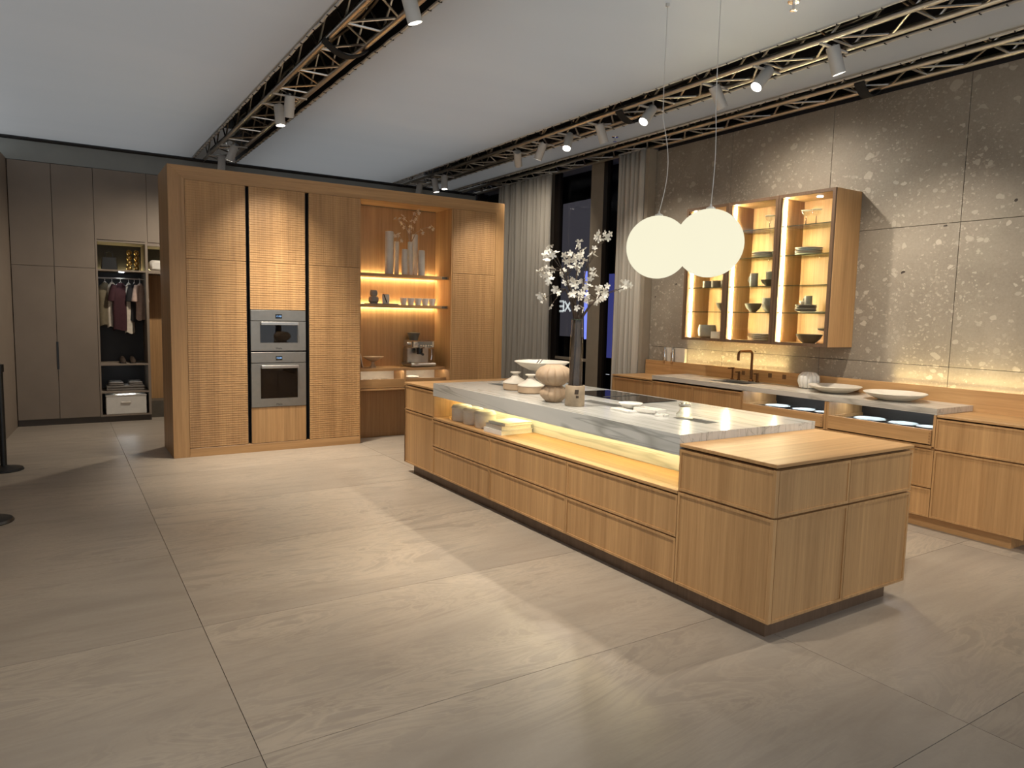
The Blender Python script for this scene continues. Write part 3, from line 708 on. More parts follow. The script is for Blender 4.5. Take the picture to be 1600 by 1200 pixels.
t.part('knob', MB().cyl((x0+.02, y0+.1, ZC+.29), (x0-.005, y0+.1, ZC+.29), .02, n=16), M['steel'])
for x, lb in ((3.16, 'leftmost clear glass dish in the lit niche drawer'), (3.27, 'middle clear glass dish in the lit niche drawer'), (3.39, 'right clear glass dish in the lit niche drawer')):
    single('glass_dish', lb, 'dish', MB().lathe([(.035, 0), (.05, .03), (.047, .03), (.03, .006), (0, .005)], (x, 8.22, .706), 20), M['glass_smoke'], (x, 8.22, .706), 'glass dishes in the lit niche drawer')
t = Thing('lidded_dish', 'white lidded dish in the right niche drawer', 'dish', (3.76, 8.24, .706))
t.part('base', MB().lathe([(.075, 0), (.09, .02), (.09, .045), (.08, .045), (0, .04)], (3.76, 8.24, .706), 24), M['steel'])
t.part('lid', MB().lathe([(.092, .045), (.09, .055), (.05, .065), (0, .067)], (3.76, 8.24, .706), 24), M['ceramic_w'])

# ------------------------------------------------------------------ island
X_, Y_, Z_ = Vector((1,0,0)), Vector((0,1,0)), Vector((0,0,1))
KX0, KX1, KY0, KY1 = XI0+.06, XI1-.09, YI0+.06, YI3-.10
FT = .022
def island_unit(label, ya, yb, fronts, ztop, end=None):
    t = Thing('island_cabinet', label, 'cabinet', (XI0, ya, 0), None)
    lo = ya+(FT if end == 'near' else .0015); hi = yb-(FT if end == 'far' else .0015)
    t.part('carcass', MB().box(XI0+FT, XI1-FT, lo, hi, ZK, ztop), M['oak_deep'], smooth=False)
    for nm, za, zb in fronts:
        t.part(nm, MB().panel((XI0, yb-.002, za+.0015), -Y_, Z_, -X_, yb-ya-.004, zb-za-.005, FT), M['oak'], smooth=False)
    return t
ZOT = ZB-.018; gap = .010
nb_ = island_unit('near end island cabinet with an oak top, closest to the camera', YI0, YI1, (('drawer', ZSH+.003, ZOT-gap), ('door', ZK, ZSH-.003)), ZOT-.012, 'near')
for za, zb in ((ZSH+.003, ZOT-gap), (ZK, ZSH-.003)):
    for xa, xb in ((XI0+.026, 3.452), (3.454, XI1)):
        nb_.part('end_panel', MB().panel((xa, YI0, za+.0015), X_, Z_, -Y_, xb-xa-.002, zb-za-.005, FT), M['oak'], smooth=False)
    nb_.part('corner_post', MB().box(XI0+.0005, XI0+.024, YI0-.0005, YI0+FT, za+.0015, zb-.0015), M['oak'], smooth=False, bevel=.002)
nb_.part('top', MB().box(XI0-.001, XI1+.001, YI0-.001, YI1-.001, ZOT, ZB), M['oak_x'], smooth=False, bevel=.002)
nb_.part('back_panel', MB().box(XI1-FT+.001, XI1, YI0+FT, YI1, ZK, ZOT-.012), M['oak'], smooth=False)
fb_ = island_unit('far end island cabinet with an oak top, nearest the oak niche', YI2, YI3, (('drawer', ZSH+.003, ZOT-gap), ('door', ZK, ZSH-.003)), ZOT-.012, 'far')
fb_.part('end_panel', MB().box(XI0+.0, XI1, YI3-FT+.001, YI3, ZK, ZOT-gap), M['oak'], smooth=False)
fb_.part('top', MB().box(XI0-.001, XI1+.001, YI2+.001, YI3+.001, ZOT, ZB), M['oak_x'], smooth=False, bevel=.002)
fb_.part('back_panel', MB().box(XI1-FT+.001, XI1, YI2, YI3-FT, ZK, ZOT-.012), M['oak'], smooth=False)
XREC = 3.217; ZSB = ZSH-.018
for lb, ya, yb in (('island drawer cabinet next to the near end block', YI1, YJ2), ('middle island drawer cabinet under the open lit shelf', YJ2, YJ1), ('island drawer cabinet next to the far end block', YJ1, YI2)):
    t = island_unit(lb, ya, yb, (('drawer', ZDM+.002, ZSB-.006), ('drawer', ZK, ZDM-.002)), ZSB-.012)
    t.part('upper_core', MB().box(XREC+.03, XI1-FT, ya+.002, yb-.002, ZSH+.001, ZMB-.001), M['oak_deep'], smooth=False)
    t.part('back_panel', MB().box(XI1-FT+.001, XI1, ya+.001, yb-.001, ZK, ZMB-.002), M['oak'], smooth=False)
sh = Thing('island_shelf', 'long open oak shelf glowing under the island stone top', 'shelf', (XI0, YI1, ZSB))
sh.part('board', MB().box(XI0-.001, XREC, YI1+.002, YI2-.002, ZSB, ZSH), M['oak_y'], smooth=False, bevel=.0015)
sh.part('stone_back', MB().box(XREC+.001, XREC+.028, YI1+.002, YI2-.002, ZSH+.001, ZMB-.001), M['marble'], smooth=False)
sh.part('end_cheek', MB().box(XI0+.02, XREC, YI1+.001, YI1+.012, ZSH+.001, ZMB-.001), M['oak'], smooth=False)
sh.part('end_cheek', MB().box(XI0+.005, XREC, YI2-.012, YI2-.001, ZSH+.001, ZMB-.001), M['oak'], smooth=False)
sh.part('led_strip', MB().box(XREC-.11, XREC-.095, YI1+.03, YI2-.03, ZMB-.010, ZMB-.003), M['led'], smooth=False)
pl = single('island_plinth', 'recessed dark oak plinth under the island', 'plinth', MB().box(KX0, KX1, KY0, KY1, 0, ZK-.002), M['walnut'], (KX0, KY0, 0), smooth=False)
# stone top with flush slots
xs = [XI0-.001, 3.30, 3.42, XI1+.001]; ys = [YI1+.001, 2.96, 3.24, 3.80, 4.22, 5.08, 5.57, YI2-.001]
top = [[ZM]*7 for _ in range(3)]
for j in (1, 3, 5): top[1][j] = ZM-.045
tp = Thing('island_worktop', 'thick pale veined stone top of the island', 'worktop', (XI0, YI1, ZMB))
tp.part('slab', MB().heights(xs, ys, top, ZMB), M['marble'], smooth=False)
for j in (1, 3, 5): tp.part('slot_liner', MB().box(3.302, 3.418, ys[j]+.002, ys[j+1]-.002, ZM-.044, ZM-.003), M['slot_grey'], smooth=False)
t = Thing('cooktop', 'black glass induction cooktop set into the island stone', 'cooktop', (3.78, 4.28, ZM))
t.part('glass_plate', MB().box(3.575, 3.990, 3.88, 4.69, ZM+.0005, ZM+.005), M['black_glass'], smooth=False, bevel=.001)
t.part('extractor_slot', MB().box(3.60, 3.96, 4.27, 4.30, ZM+.005, ZM+.007), M['black'], smooth=False)

# things on the island
def big_lathe(name, label, cat, parts, org, group=None):
    t = Thing(name, label, cat, org, group)
    for nm, prof, mt, fn in parts: t.part(nm, MB().lathe(prof, org, 72, fn), M[mt])
    return t
big_lathe('pedestal_bowl', 'large shallow white bowl on a tall foot, on the island', 'bowl',
    [('foot', [(.085, 0), (.08, .015), (.058, .06), (.055, .12), (.065, .16)], 'ceramic', None),
     ('bowl', [(.05, .155), (.11, .165), (.185, .20), (.238, .235), (.236, .239), (.180, .212), (.10, .18), (0, .172)], 'ceramic', None)], (3.50, 5.00, ZM))
t = Thing('tongs', 'two thin dark utensils resting in the white bowl', 'utensils', (3.45, 4.98, ZM+.18))
for k in range(2): t.part('rod', MB().tube([(3.40+.03*k, 4.96, ZM+.205), (3.38+.03*k, 4.90, ZM+.235), (3.36+.03*k, 4.84, ZM+.262)], .004, 6), M['bark'])
for (x, y, lb) in ((3.26, 5.04, 'pale lidded pot with a knob, left of the pair under the bowl'), (3.24, 4.78, 'pale lidded pot with a knob, right of the pair under the bowl')):
    big_lathe('lidded_pot', lb, 'pot', [('pot', [(.095, 0), (.105, .01), (.105, .055), (.098, .058)], 'wood_turned', None), ('lid', [(.108, .058), (.106, .066), (.04, .105), (.030, .12)], 'ceramic', None),
        ('knob', [(.026, .118), (.020, .135), (.045, .145), (.045, .152), (.0, .154)], 'ceramic', None)], (x, y, ZM), 'lidded pots on the island')
fl8 = lambda a, r, z: r*(1.01-.075*(1-abs(sin(a*6)))**3)
bv = Thing('gourd_vase', 'pale turned wooden vase of two stacked gourd shapes', 'vase', (3.07, 4.225, ZM))
bv.part('lower_gourd', MB().lathe([(.055, 0), (.062, .008), (.100, .045), (.104, .065), (.090, .10), (.066, .118), (.060, .124)], bv.org, 96, fl8), M['wood_turned'])
bv.part('upper_gourd', MB().lathe([(.060, .122), (.075, .130), (.125, .165), (.137, .195), (.130, .225), (.100, .255), (.060, .272), (.056, .274), (.045, .262), (0, .25)], bv.org, 96, fl8), M['wood_turned'])
fx, fy = 3.075, 3.975
sv = Thing('stone_vase', 'veined stone block vase holding the white blossom branches', 'vase', (fx, fy, ZM))
sv.part('block', MB().lathe([(.067, 0), (.070, .004), (.070, .143), (.067, .147), (.058, .147), (.056, .09), (0, .088)], sv.org, 32), M['stone_block'])
sv.part('knot_hole', MB().obox((fx-.035, fy-.064, ZM+.105), (.011, -.004, 0), (0, .004, 0), (.002, 0, .016)).obox((fx-.030, fy-.066, ZM+.07), (.007, -.003, 0), (0, .004, 0), (0, 0, .008)), M['bark'])
BL = [petal_mesh('blossom_cluster', M['petal'], 5, .027, .30, s) for s in (1, 2, 2, 3)]
PXY = 1.9
VB = Vector((fx, fy, ZM+.09))
RB = random.Random(21)
groups = [
 ('white blossom branch arching left over the grey curtain', [(859,384),(857,394),(864,399),(855,404),(841,425),(848,426),(854,420),(856,428),(865,420),(856.5,438)], (880,424)),
 ('white blossom branch low on the left of the stone vase', [(868,452),(872,457),(847,469),(851,466),(860,479),(857,441)], (884,452)),
 ('dense white blossom branch in the upper middle of the bouquet', [(881,399),(883,407),(888,400),(892,402),(896,406),(890,415),(878,428),(879,431),(900,415)], (887,430)),
 ('white blossom branch rising straight up, right of the dense one', [(902,385),(906,384),(908,398),(905,402),(906,410),(911,412),(903,424),(901,417)], (900,440)),
 ('white blossom branch in the lower middle of the bouquet', [(883,441),(890,440),(895,443),(900,446),(892,461),(896,459),(903,466),(908,464),(901,481),(910,484),(914,467)], (898,470)),
 ('tallest white blossom branch reaching up before the window post', [(932,371),(936,373),(945,368),(949,372),(954,366),(928,394),(929,399)], (915,420)),
 ('white blossom branch leaning right across the blue light tube', [(912,439),(918,443),(915,449),(929,426),(931,428),(930,473),(935,468),(918,470)], (914,455)),
 ('longest white blossom branch stretching far right over the curtain', [(941,448),(946,451),(937,459),(942,464),(933,463),(947,463),(971,451),(976,447),(981,449),(985,446)], (938,462)),
]
# depth (as camera distance factor) of every branch so that the bouquet is round
for gi, (lb, bl, mid) in enumerate(groups):
    off = (-.16, -.05, .10, .0, -.12, .14, .05, -.08)[gi]
    def plane(u, v, extra=0):
        d = ray(u, v); dist = (VB-CPOS).dot(FW)+off+extra
        return CPOS+d*dist
    t = Thing('blossom_branch', lb, 'branch', VB, 'white blossom branches in the stone vase')
    a = 2*pi*gi/8; b0 = VB+Vector((.036*cos(a), .036*sin(a), 0)); nk = Vector((fx+.018*cos(a+.5), fy+.018*sin(a+.5), ZM+.60))
    md = plane(*mid)
    main = [b0, b0.lerp(nk, .5)+Vector((.006*cos(a*3), .006*sin(a*3), 0)), nk, nk.lerp(md, .5)+Vector((0, 0, .02)), md]
    t.part('stem', MB().tube(main, .0165, 7, .0045), M['bark'])
    for k, (u, v) in enumerate(bl):
        p = plane(u, v, RB.uniform(-.07, .07))
        if k % 2 == 0 or True:
            q = md.lerp(p, .5)+Vector((RB.uniform(-.015, .015), RB.uniform(-.015, .015), RB.uniform(0, .02)))
            if k % 2 == 0: t.part('twig', MB().tube([md, q, p], .0032, 5, .0018), M['bark'])
        o = link('blossom', BL[k % 4], t.root, p-t.org); o.rotation_euler = (RB.uniform(0, 3), RB.uniform(0, 3), RB.uniform(0, 6)); s = RB.uniform(.85, 1.2); o.scale = (s, s, s)
tg_ = Thing('glass_tube', 'tall clear glass tube round the dark stems in the stone vase', 'vase', (fx, fy, ZM+.15))
tg_.part('tube', MB().lathe_open([(.048, .0), (.047, .25), (.038, .46)], (fx, fy, ZM+.15), 28), M['glass'])
tg_.part('rim', MB().lathe([(.040, .455), (.041, .46), (.038, .462), (.037, .457)], (fx, fy, ZM+.15), 28), M['glass_edge'])
# small things by the slots
def tray_(name, label, x, y, wx, wy, rz, h, mt, cat='tray'):
    mb = MB(); c, s = cos(rz), sin(rz); ex, ey = Vector((c, s, 0)), Vector((-s, c, 0)); o = Vector((x, y, ZM))
    mb.obox(o+Z_*.004, ex*wx, ey*wy, Z_*.004)
    for q, (e1, e2, l1, l2) in enumerate(((ex, ey, wx, wy), (-ex, ey, wx, wy), (ey, ex, wy, wx), (-ey, ex, wy, wx))):
        mb.obox(o+e1*(l1-.004)+Z_*(h/2+.004), e1*.004, e2*l2, Z_*(h/2))
    return single(name, label, cat, mb, M[mt], (x, y, ZM), bevel=.0015)
big_lathe('small_bowl', 'small white bowl left of the white tray on the island', 'bowl', [('bowl', [(.035, 0), (.045, .005), (.085, .040), (.082, .042), (.04, .012), (0, .010)], 'ceramic_w', None)], (3.345, 3.69, ZM))
tray_('white_tray', 'narrow white tray between the bowl and the glass jar', 3.36, 3.515, .055, .10, .10, .020, 'ceramic_w')
tray_('cutting_tray', 'flat white tray lying near the front edge of the island', 3.22, 3.62, .035, .11, -.1, .008, 'ceramic_w')
single('knife', 'small kitchen knife with a dark handle lying by the glass jar', 'knife', MB().obox((3.30, 3.38, ZM+.006), (.008, -.03, 0), (.012, .003, 0), (0, 0, .0035)).obox((3.275, 3.46, ZM+.004), (.016, -.05, 0), (.014, .004, 0), (0, 0, .001)), M['steel'], (3.3, 3.4, ZM))
tray_('spoon_rest', 'tiny white dish touching the glass jar', 3.27, 3.31, .03, .035, .2, .012, 'ceramic_w')
t = Thing('glass_jar', 'clear glass jar with a narrow neck and a lid on the island', 'jar', (3.345, 3.16, ZM-.003))
o_ = (3.345, 3.185, ZM-.003)
t.part('body', MB().lathe([(.050, .0), (.053, .008), (.053, .03), (.032, .055), (.030, .078), (.027, .078), (.029, .055), (.049, .03), (.049, .008), (0, .005)], o_, 28), M['glass'])
t.part('lid', MB().lathe([(.034, .078), (.037, .080), (.037, .098), (.033, .101), (0, .101)], o_, 28), M['glass_smoke'])
t.part('lid_rim', MB().lathe([(.0375, .090), (.0385, .094), (.0375, .098)], o_, 28), M['steel'])
t.part('base_rim', MB().lathe([(.0505, .0), (.054, .003), (.0535, .008), (.050, .010)], o_, 28), M['steel'])

# things on the lit shelf
for k, (x, y, lb) in enumerate(((3.00, 5.50, 'farthest'), (2.995, 5.285, 'middle'), (2.99, 5.075, 'nearest'))):
    t = Thing('canister', lb+' of the three rough plaster canisters on the lit shelf', 'canister', (x, y, ZSH), 'rough canisters on the island shelf')
    t.part('body', MB().lathe([(.082, 0), (.088, .01), (.090, .085), (.086, .11)], t.org, 28, lambda a, r, z: r*(1+.012*sin(a*9+z*90))), M['ceramic'])
    t.part('lid', MB().lathe([(.092, .105), (.094, .118), (.080, .138), (.03, .143), (0, .143)], t.org, 28, lambda a, r, z: r*(1+.02*sin(a*7+k))), M['ceramic'])
def book(label, x, y, wx, wy, z, h, rz, cover):
    t = Thing('book', label, 'book', (x, y, z), 'books on the island shelf'); c, s = cos(rz), sin(rz); ex, ey = Vector((c, s, 0)), Vector((-s, c, 0)); o = Vector((x, y, z))
    t.part('cover', MB().obox(o+Z_*.002, ex*wx, ey*wy, Z_*.002).obox(o+Z_*(h-.002), ex*wx, ey*wy, Z_*.002).obox(o+Z_*(h/2)-ex*(wx-.002), ex*.002, ey*wy, Z_*(h/2)), M[cover], smooth=False)
    t.part('pages', MB().obox(o+Z_*(h/2)-ex*.0, ex*(wx-.004), ey*(wy-.006), Z_*(h/2-.004)), M['paper'], smooth=False)
book('bottom pale book of the stack on the lit island shelf', 3.045, 4.80, .155, .125, ZSH, .036, .06, 'ceramic_w')
book('middle pale book of the stack on the lit island shelf', 3.050, 4.80, .145, .118, ZSH+.036, .034, .02, 'ceramic')
book('top thin dark-spined book of the stack on the lit shelf', 3.055, 4.79, .135, .112, ZSH+.070, .022, .09, 'paper')
bk = [o for o in bpy.data.objects if o.name.startswith('book')][-1]

# ------------------------------------------------------------------ sink run along the stone wall
def run_unit(label, ya, yb, fronts, ztop):
    t = Thing('base_cabinet', label, 'cabinet', (XC0, ya, 0), None)
    t.part('carcass', MB().box(XC0+FT, XBS-.002, ya+.0015, yb-.0015, ZK, ztop), M['oak_deep'], smooth=False)
    for nm, za, zb in fronts:
        t.part(nm, MB().panel((XC0, yb-.0015, za+.0015), -Y_, Z_, -X_, yb-ya-.003, zb-za-.005, FT), M['oak'], smooth=False)
    return t
low2 = (('drawer', .322, ZSH-.003), ('drawer', ZK, .318))
t = run_unit('left end base cabinet with an oak top, beside the curtain', YC2, YC3, (('drawer', ZSH+.003, ZOT-.006),)+low2, ZOT-.012)
t.part('top', MB().box(XC0-.001, XBS-.001, YC2+.001, YC3+.001, ZOT, ZB), M['oak_y'], smooth=False, bevel=.002)
t.part('end_panel', MB().box(XC0+FT, XBS-.002, YC3-.0005, YC3+.0008, ZK, ZOT-.004), M['oak'], smooth=False)
run_unit('base cabinet left of the sink below the stone counter', 5.192, YC2, (('drawer', ZSH+.003, ZB-.014),)+low2, ZB-.20)
run_unit('base cabinet directly below the sink and bronze tap', 4.552, 5.192, (('drawer', ZSH+.003, ZB-.014),)+low2, ZB-.20)
def glass_unit(label, ya, yb, k):
    t = Thing('base_cabinet', label, 'cabinet', (XC0, ya, 0), None)
    t.part('carcass', MB().box(XC0+FT, XBS-.002, ya+.0015, yb-.0015, ZK, .640).box(XC0, XBS-.002, ya+.0015, ya+.020, .640, ZB-.004).box(XC0, XBS-.002, yb-.020, yb-.0015, .640, ZB-.004).box(XC0, XC0+.06, ya+.02, yb-.02, .625, .645), M['oak'], smooth=False)
    for nm, za, zb in low2: t.part(nm, MB().panel((XC0, yb-.0015, za+.0015), -Y_, Z_, -X_, yb-ya-.003, zb-za-.005, FT), M['oak'], smooth=False)
    dw = t.part('drawer_box', MB().box(XC0-.012, XC0+.006, ya+.026, yb-.026, .656, .768).box(XC0+.006, XBS-.06, ya+.026, ya+.040, .656, .768).box(XC0+.006, XBS-.06, yb-.040, yb-.026, .656, .768), M['oak_y'], smooth=False, bevel=.0015)
    t.part('drawer_mat', MB().box(XC0+.006, XBS-.06, ya+.041, yb-.041, .735, .742), M['dark_in'], dw, smooth=False)
    t.part('dovetail', MB().box(XC0-.0135, XC0-.012, ya+.028, ya+.040, .668, .680).box(XC0-.0135, XC0-.012, ya+.028, ya+.040, .690, .702).box(XC0-.0135, XC0-.012, ya+.028, ya+.040, .712, .724).box(XC0-.0135, XC0-.012, ya+.028, ya+.040, .734, .746), M['oak_deep'], dw, smooth=False)
    t.part('inner_back', MB().box(XBS-.05, XBS-.04, ya+.021, yb-.021, .645, ZB-.006), M['dark_in'], smooth=False)
    t.part('led_strip', MB().box(XC0+.20, XC0+.21, ya+.05, yb-.05, ZB-.014, ZB-.008), M['led_cool'], smooth=False)
    return t
glass_unit('base cabinet with a lit open drawer, next to the sink', 3.648, 4.550, 0)
glass_unit('base cabinet with a lit open drawer, below the large platters', 2.741, 3.646, 1)
for y, r, lb in ((4.27, .115, 'left pale blue plate in the lit drawer beside the sink'), (3.985, .10, 'middle pale blue plate in the lit drawer beside the sink'), (3.79, .075, 'right small pale blue bowl in the drawer beside the sink'),
              (3.36, .125, 'left pale blue plate in the lit drawer below the platters'), (3.08, .11, 'middle pale blue plate in the lit drawer below the platters'), (2.88, .085, 'right pale blue plate in the drawer below the platters')):
    big_lathe('drawer_plate', lb, 'plate', [('plate', [(r*.6, 0), (r*.65, .004), (r, .022), (r*.985, .025), (r*.62, .009), (0, .008)], 'ceramic_blue', None)], (5.72, y, .742), 'plates in the lit drawers')
t = run_unit('right end base cabinet with an oak top at the frame edge', YC0, YC1, (('drawer', ZSH+.003, ZOT-.008), ('door', ZK, ZSH-.003)), ZOT-.012)
t.part('top', MB().box(XC0-.001, XBS-.001, YC0-.001, YC1-.001, ZOT, ZB), M['oak_y'], smooth=False, bevel=.002)
t.part('end_panel', MB().box(XC0, XBS-.002, YC0-.014, YC0+.0014, ZK, ZOT-.004), M['oak'], smooth=False)
single('counter_plinth', 'recessed dark oak plinth under the sink run', 'plinth', MB().box(XC0+.06, XBS-.01, YC0+.075, YC3-.02, 0, ZK-.002), M['oak_y'], (XC0, YC0, 0), smooth=False)
xs = [XC0-.002, 5.685, 5.985, XBS-.001]; ys = [YC1, 4.64, 5.11, YC2]
ct = Thing('counter_worktop', 'long pale stone counter with an inset sink', 'worktop', (XC0, YC1, ZB))
top = [[.931]*3 for _ in range(3)]; top[1][1] = None
ct.part('slab', MB().heights(xs, ys, top, ZB+.001), M['travertine'], smooth=False)
t = Thing('sink_basin', 'undermounted steel sink in the stone counter', 'sink', (5.835, 4.875, .73))
xa, xb, ya, yb = 5.686, 5.984, 4.641, 5.109
t.part('basin', MB().box(xa, xa+.006, ya, yb, .73, ZB+.03).box(xb-.006, xb, ya, yb, .73, ZB+.03).box(xa+.006, xb-.006, ya, ya+.006, .73, ZB+.03).box(xa+.006, xb-.006, yb-.006, yb, .73, ZB+.03).box(xa+.006, xb-.006, ya+.006, yb-.006, .73, .738), M['steel'], smooth=False)
t.part('drain', MB().lathe([(.04, .738), (.042, .742), (.03, .742), (.0, .740)], (5.835, 4.875, 0), 20), M['chrome'])
# upstand and ledge with wall-washing light
up_ = Thing('oak_upstand', 'oak upstand ledge behind the stone counter', 'ledge', (XBS, YC0, ZB))
up_.part('board', MB().box(XBS, XBS+.020, .4, 6.48, .0, 1.052), M['oak_y'], smooth=False, bevel=.0015)
up_.part('ledge_top', MB().box(XBS+.0205, XW-.001, 3.47, 4.48, 1.020, 1.040).box(XBS+.0205, XW-.001, 5.88, 6.48, 1.020, 1.052), M['oak_deep'], smooth=False)
up_.part('led_strip', MB().box(XBS+.022, XBS+.034, 4.50, 5.86, 1.018, 1.026), M['led_wall'], smooth=False)
up_.part('led_strip', MB().box(XBS+.022, XBS+.034, .5, 3.42, 1.018, 1.026), M['led_wall'], smooth=False)
def wash(y0, y1, watts):       # narrow upward wall-wash profile inside the ledge
    ld = bpy.data.lights.new('wall_wash', 'AREA'); ld.shape = 'RECTANGLE'; ld.size = y1-y0; ld.size_y = .012; ld.energy = watts; ld.color = (1, .78, .38); ld.spread = rad(60)
    lo = bpy.data.objects.new('wall_wash', ld); COL.objects.link(lo); lo.parent = up_.root; lo.location = Vector((XBS+.028, (y0+y1)/2, 1.030))-up_.org
    d = Vector((.040, 0, .26)).normalized(); zx = -d; xx = Vector((0,1,0)); yx = zx.cross(xx); mm = Matrix((xx, yx, zx)).transposed(); lo.rotation_euler = mm.to_euler()
wash(4.50, 5.86, 2.9); wash(.5, 3.42, 5.0)
for y in (4.99, 4.655, 4.487): up_.part('socket', MB().box(XBS-.004, XBS, y-.022, y+.022, .985, 1.030), M['outlet'], smooth=False, bevel=.002)
# tap
t = Thing('kitchen_tap', 'tall bronze square-arched kitchen tap behind the sink', 'tap', (6.035, 4.845, .931))
fxx, fyy = 6.035, 4.845
arc = [(fxx, fyy, .95), (fxx, fyy, 1.205)] + [(fxx-.04*(1-cos(q*pi/10)), fyy, 1.205+.04*sin(q*pi/10)) for q in range(1, 6)] + [(fxx-.17-.04*sin(q*pi/10), fyy, 1.205+.04*cos(q*pi/10)) for q in range(0, 6)] + [(fxx-.21, fyy, 1.15)]
t.part('spout', MB().tube(arc, .0135, 14), M['bronze'])
t.part('base_ring', MB().lathe([(.026, 0), (.026, .012), (.017, .02)], (fxx, fyy, .931), 20), M['bronze'])
for y, lb in ((4.99, 'left bronze lever handle beside the kitchen tap'), (4.755, 'right bronze lever handle beside the kitchen tap')):
    t = Thing('tap_handle', lb, 'tap handle', (6.02, y, .931))
    t.part('stem', MB().lathe([(.020, 0), (.020, .01), (.012, .014), (.012, .085)], (6.02, y, .931), 16), M['bronze'])
    t.part('lever', MB().box(5.965, 6.032, y-.008, y+.008, 1.012, 1.026), M['bronze'], smooth=False, bevel=.003)
t = Thing('soap_dispenser', 'slim bronze soap dispenser left of the tap handles', 'dispenser', (6.02, 5.075, .931))
t.part('body', MB().lathe([(.018, 0), (.018, .01), (.009, .015), (.009, .115)], (6.02, 5.075, .931), 16), M['bronze'])
t.part('pump', MB().box(5.95, 6.04, 5.063, 5.087, 1.046, 1.062), M['bronze'], smooth=False, bevel=.004)
rib = lambda a, r, z: r*(1.03-.17*(1-abs(sin(a*6)))**2)
big_lathe('ribbed_vase', 'white ribbed pumpkin-shaped pot on the counter', 'pot', [('body', [(.05, 0), (.08, .015), (.098, .07), (.092, .12), (.06, .152), (.045, .155), (.03, .14), (0, .135)], 'ceramic_w', rib)], (5.965, 4.125, .931))
for x, y, r, lb in ((5.865, 3.79, .225, 'left large shallow off-white platter on the counter'), (5.815, 3.215, .24, 'right large shallow off-white platter on the counter')):
    big_lathe('platter', lb, 'platter', [('dish', [(r*.45, 0), (r*.52, .006), (r*.85, .038), (r, .062), (r*.985, .066), (r*.84, .046), (r*.5, .016), (0, .013)], 'ceramic', None)], (x, y, .931), 'large platters on the counter')
t = Thing('bottle_box', 'pale box on the ledge behind two chrome bottles', 'box', (6.13, 5.96, 1.052))
t.part('box_body', MB().box(6.115, 6.155, 5.86, 6.17, 1.053, 1.215), M['ceramic'], smooth=False, bevel=.002)
for y, lb in ((6.16, 'left chrome bottle on the ledge'), (6.03, 'right chrome bottle on the ledge')):
    b = Thing('chrome_bottle', lb, 'bottle', (6.10, y, 1.053), 'chrome bottles on the ledge')
    b.part('body', MB().lathe([(.018, 0), (.020, .005), (.020, .10), (.010, .125), (.010, .14)], (6.092, y, 1.053), 18), M['chrome'])
    b.part('cap', MB().lathe([(.013, .14), (.013, .165), (.004, .168)], (6.092, y, 1.053), 14), M['steel'])

# ------------------------------------------------------------------ glass wall cabinet
GX, GY = 5.767, (3.837, 4.4247, 5.0205, 5.588); GZ0, GZ1 = 1.335, 2.7355
g = Thing('wall_cabinet', 'lit oak wall cabinet with three bronze-framed glass doors', 'cabinet', (GX, GY[0], GZ0))
bx0, bx1 = GX+.024, XW-.001
g.part('side_panel', MB().box(bx0, bx1, GY[0], GY[0]+.022, GZ0, GZ1), M['oak'], smooth=False, bevel=.0015)
g.part('side_panel', MB().box(bx0, bx1, GY[3]-.022, GY[3], GZ0, GZ1), M['oak'], smooth=False, bevel=.0015)
g.part('top_panel', MB().box(bx0, bx1, GY[0]+.0225, GY[3]-.0225, GZ1-.022, GZ1), M['oak_y'], smooth=False)
g.part('bottom_panel', MB().box(bx0, bx1, GY[0]+.0225, GY[3]-.0225, GZ0, GZ0+.022), M['oak_y'], smooth=False)
g.part('back_panel', MB().box(bx1-.012, bx1-.0005, GY[0]+.0225, GY[3]-.0225, GZ0+.0225, GZ1-.0225), M['oak'], smooth=False)
for y in GY[1:3]: g.part('divider', MB().box(bx0, bx1-.0125, y-.010, y+.010, GZ0+.0225, GZ1-.0225), M['oak'], smooth=False)
GS = (1.641, 1.897, 2.179, 2.451)
for i in range(3):
    ya, yb = GY[i]+.002, GY[i+1]-.002; fw = .028
    d = MB().box(GX, GX+.022, ya, ya+fw, GZ0, GZ1).box(GX, GX+.022, yb-fw, yb, GZ0, GZ1).box(GX, GX+.022, ya+fw, yb-fw, GZ0, GZ0+fw).box(GX, GX+.022, ya+fw, yb-fw, GZ1-fw, GZ1)
    dr = g.part('door', d, M['walnut'], smooth=False)
    g.part('pane', MB().box(GX+.008, GX+.013, ya+fw, yb-fw, GZ0+fw, GZ1-fw), M['glass'], dr, smooth=False)
    sa, sb = (GY[i]+(.023 if i == 0 else .0105), GY[i+1]-(.023 if i == 2 else .0105))
    for z in GS:
        s_ = g.part('glass_shelf', MB().box(bx0+.035, bx1-.014, sa+.002, sb-.002, z-.007, z), M['glass_shelf'], smooth=False)
        g.part('shelf_edge', MB().box(bx0+.0335, bx0+.035, sa+.002, sb-.002, z-.007, z), M['glass_edge'], s_, smooth=False)
    g.part('led_strip', MB().box(5.866, 5.875, sb-.008, sb-.001, GZ0+.03, GZ1-.03), M['led_cab'], smooth=False)
g.part('led_strip', MB().box(5.96, 5.972, 4.45, 5.50, GZ0-.006, GZ0-.001), M['led_wall'], smooth=False)
for y in (4.13,):
    g.part('downlight', MB().cyl((5.97, y, GZ1-.028), (5.97, y, GZ1-.0225), .028, n=20), M['led_white'])
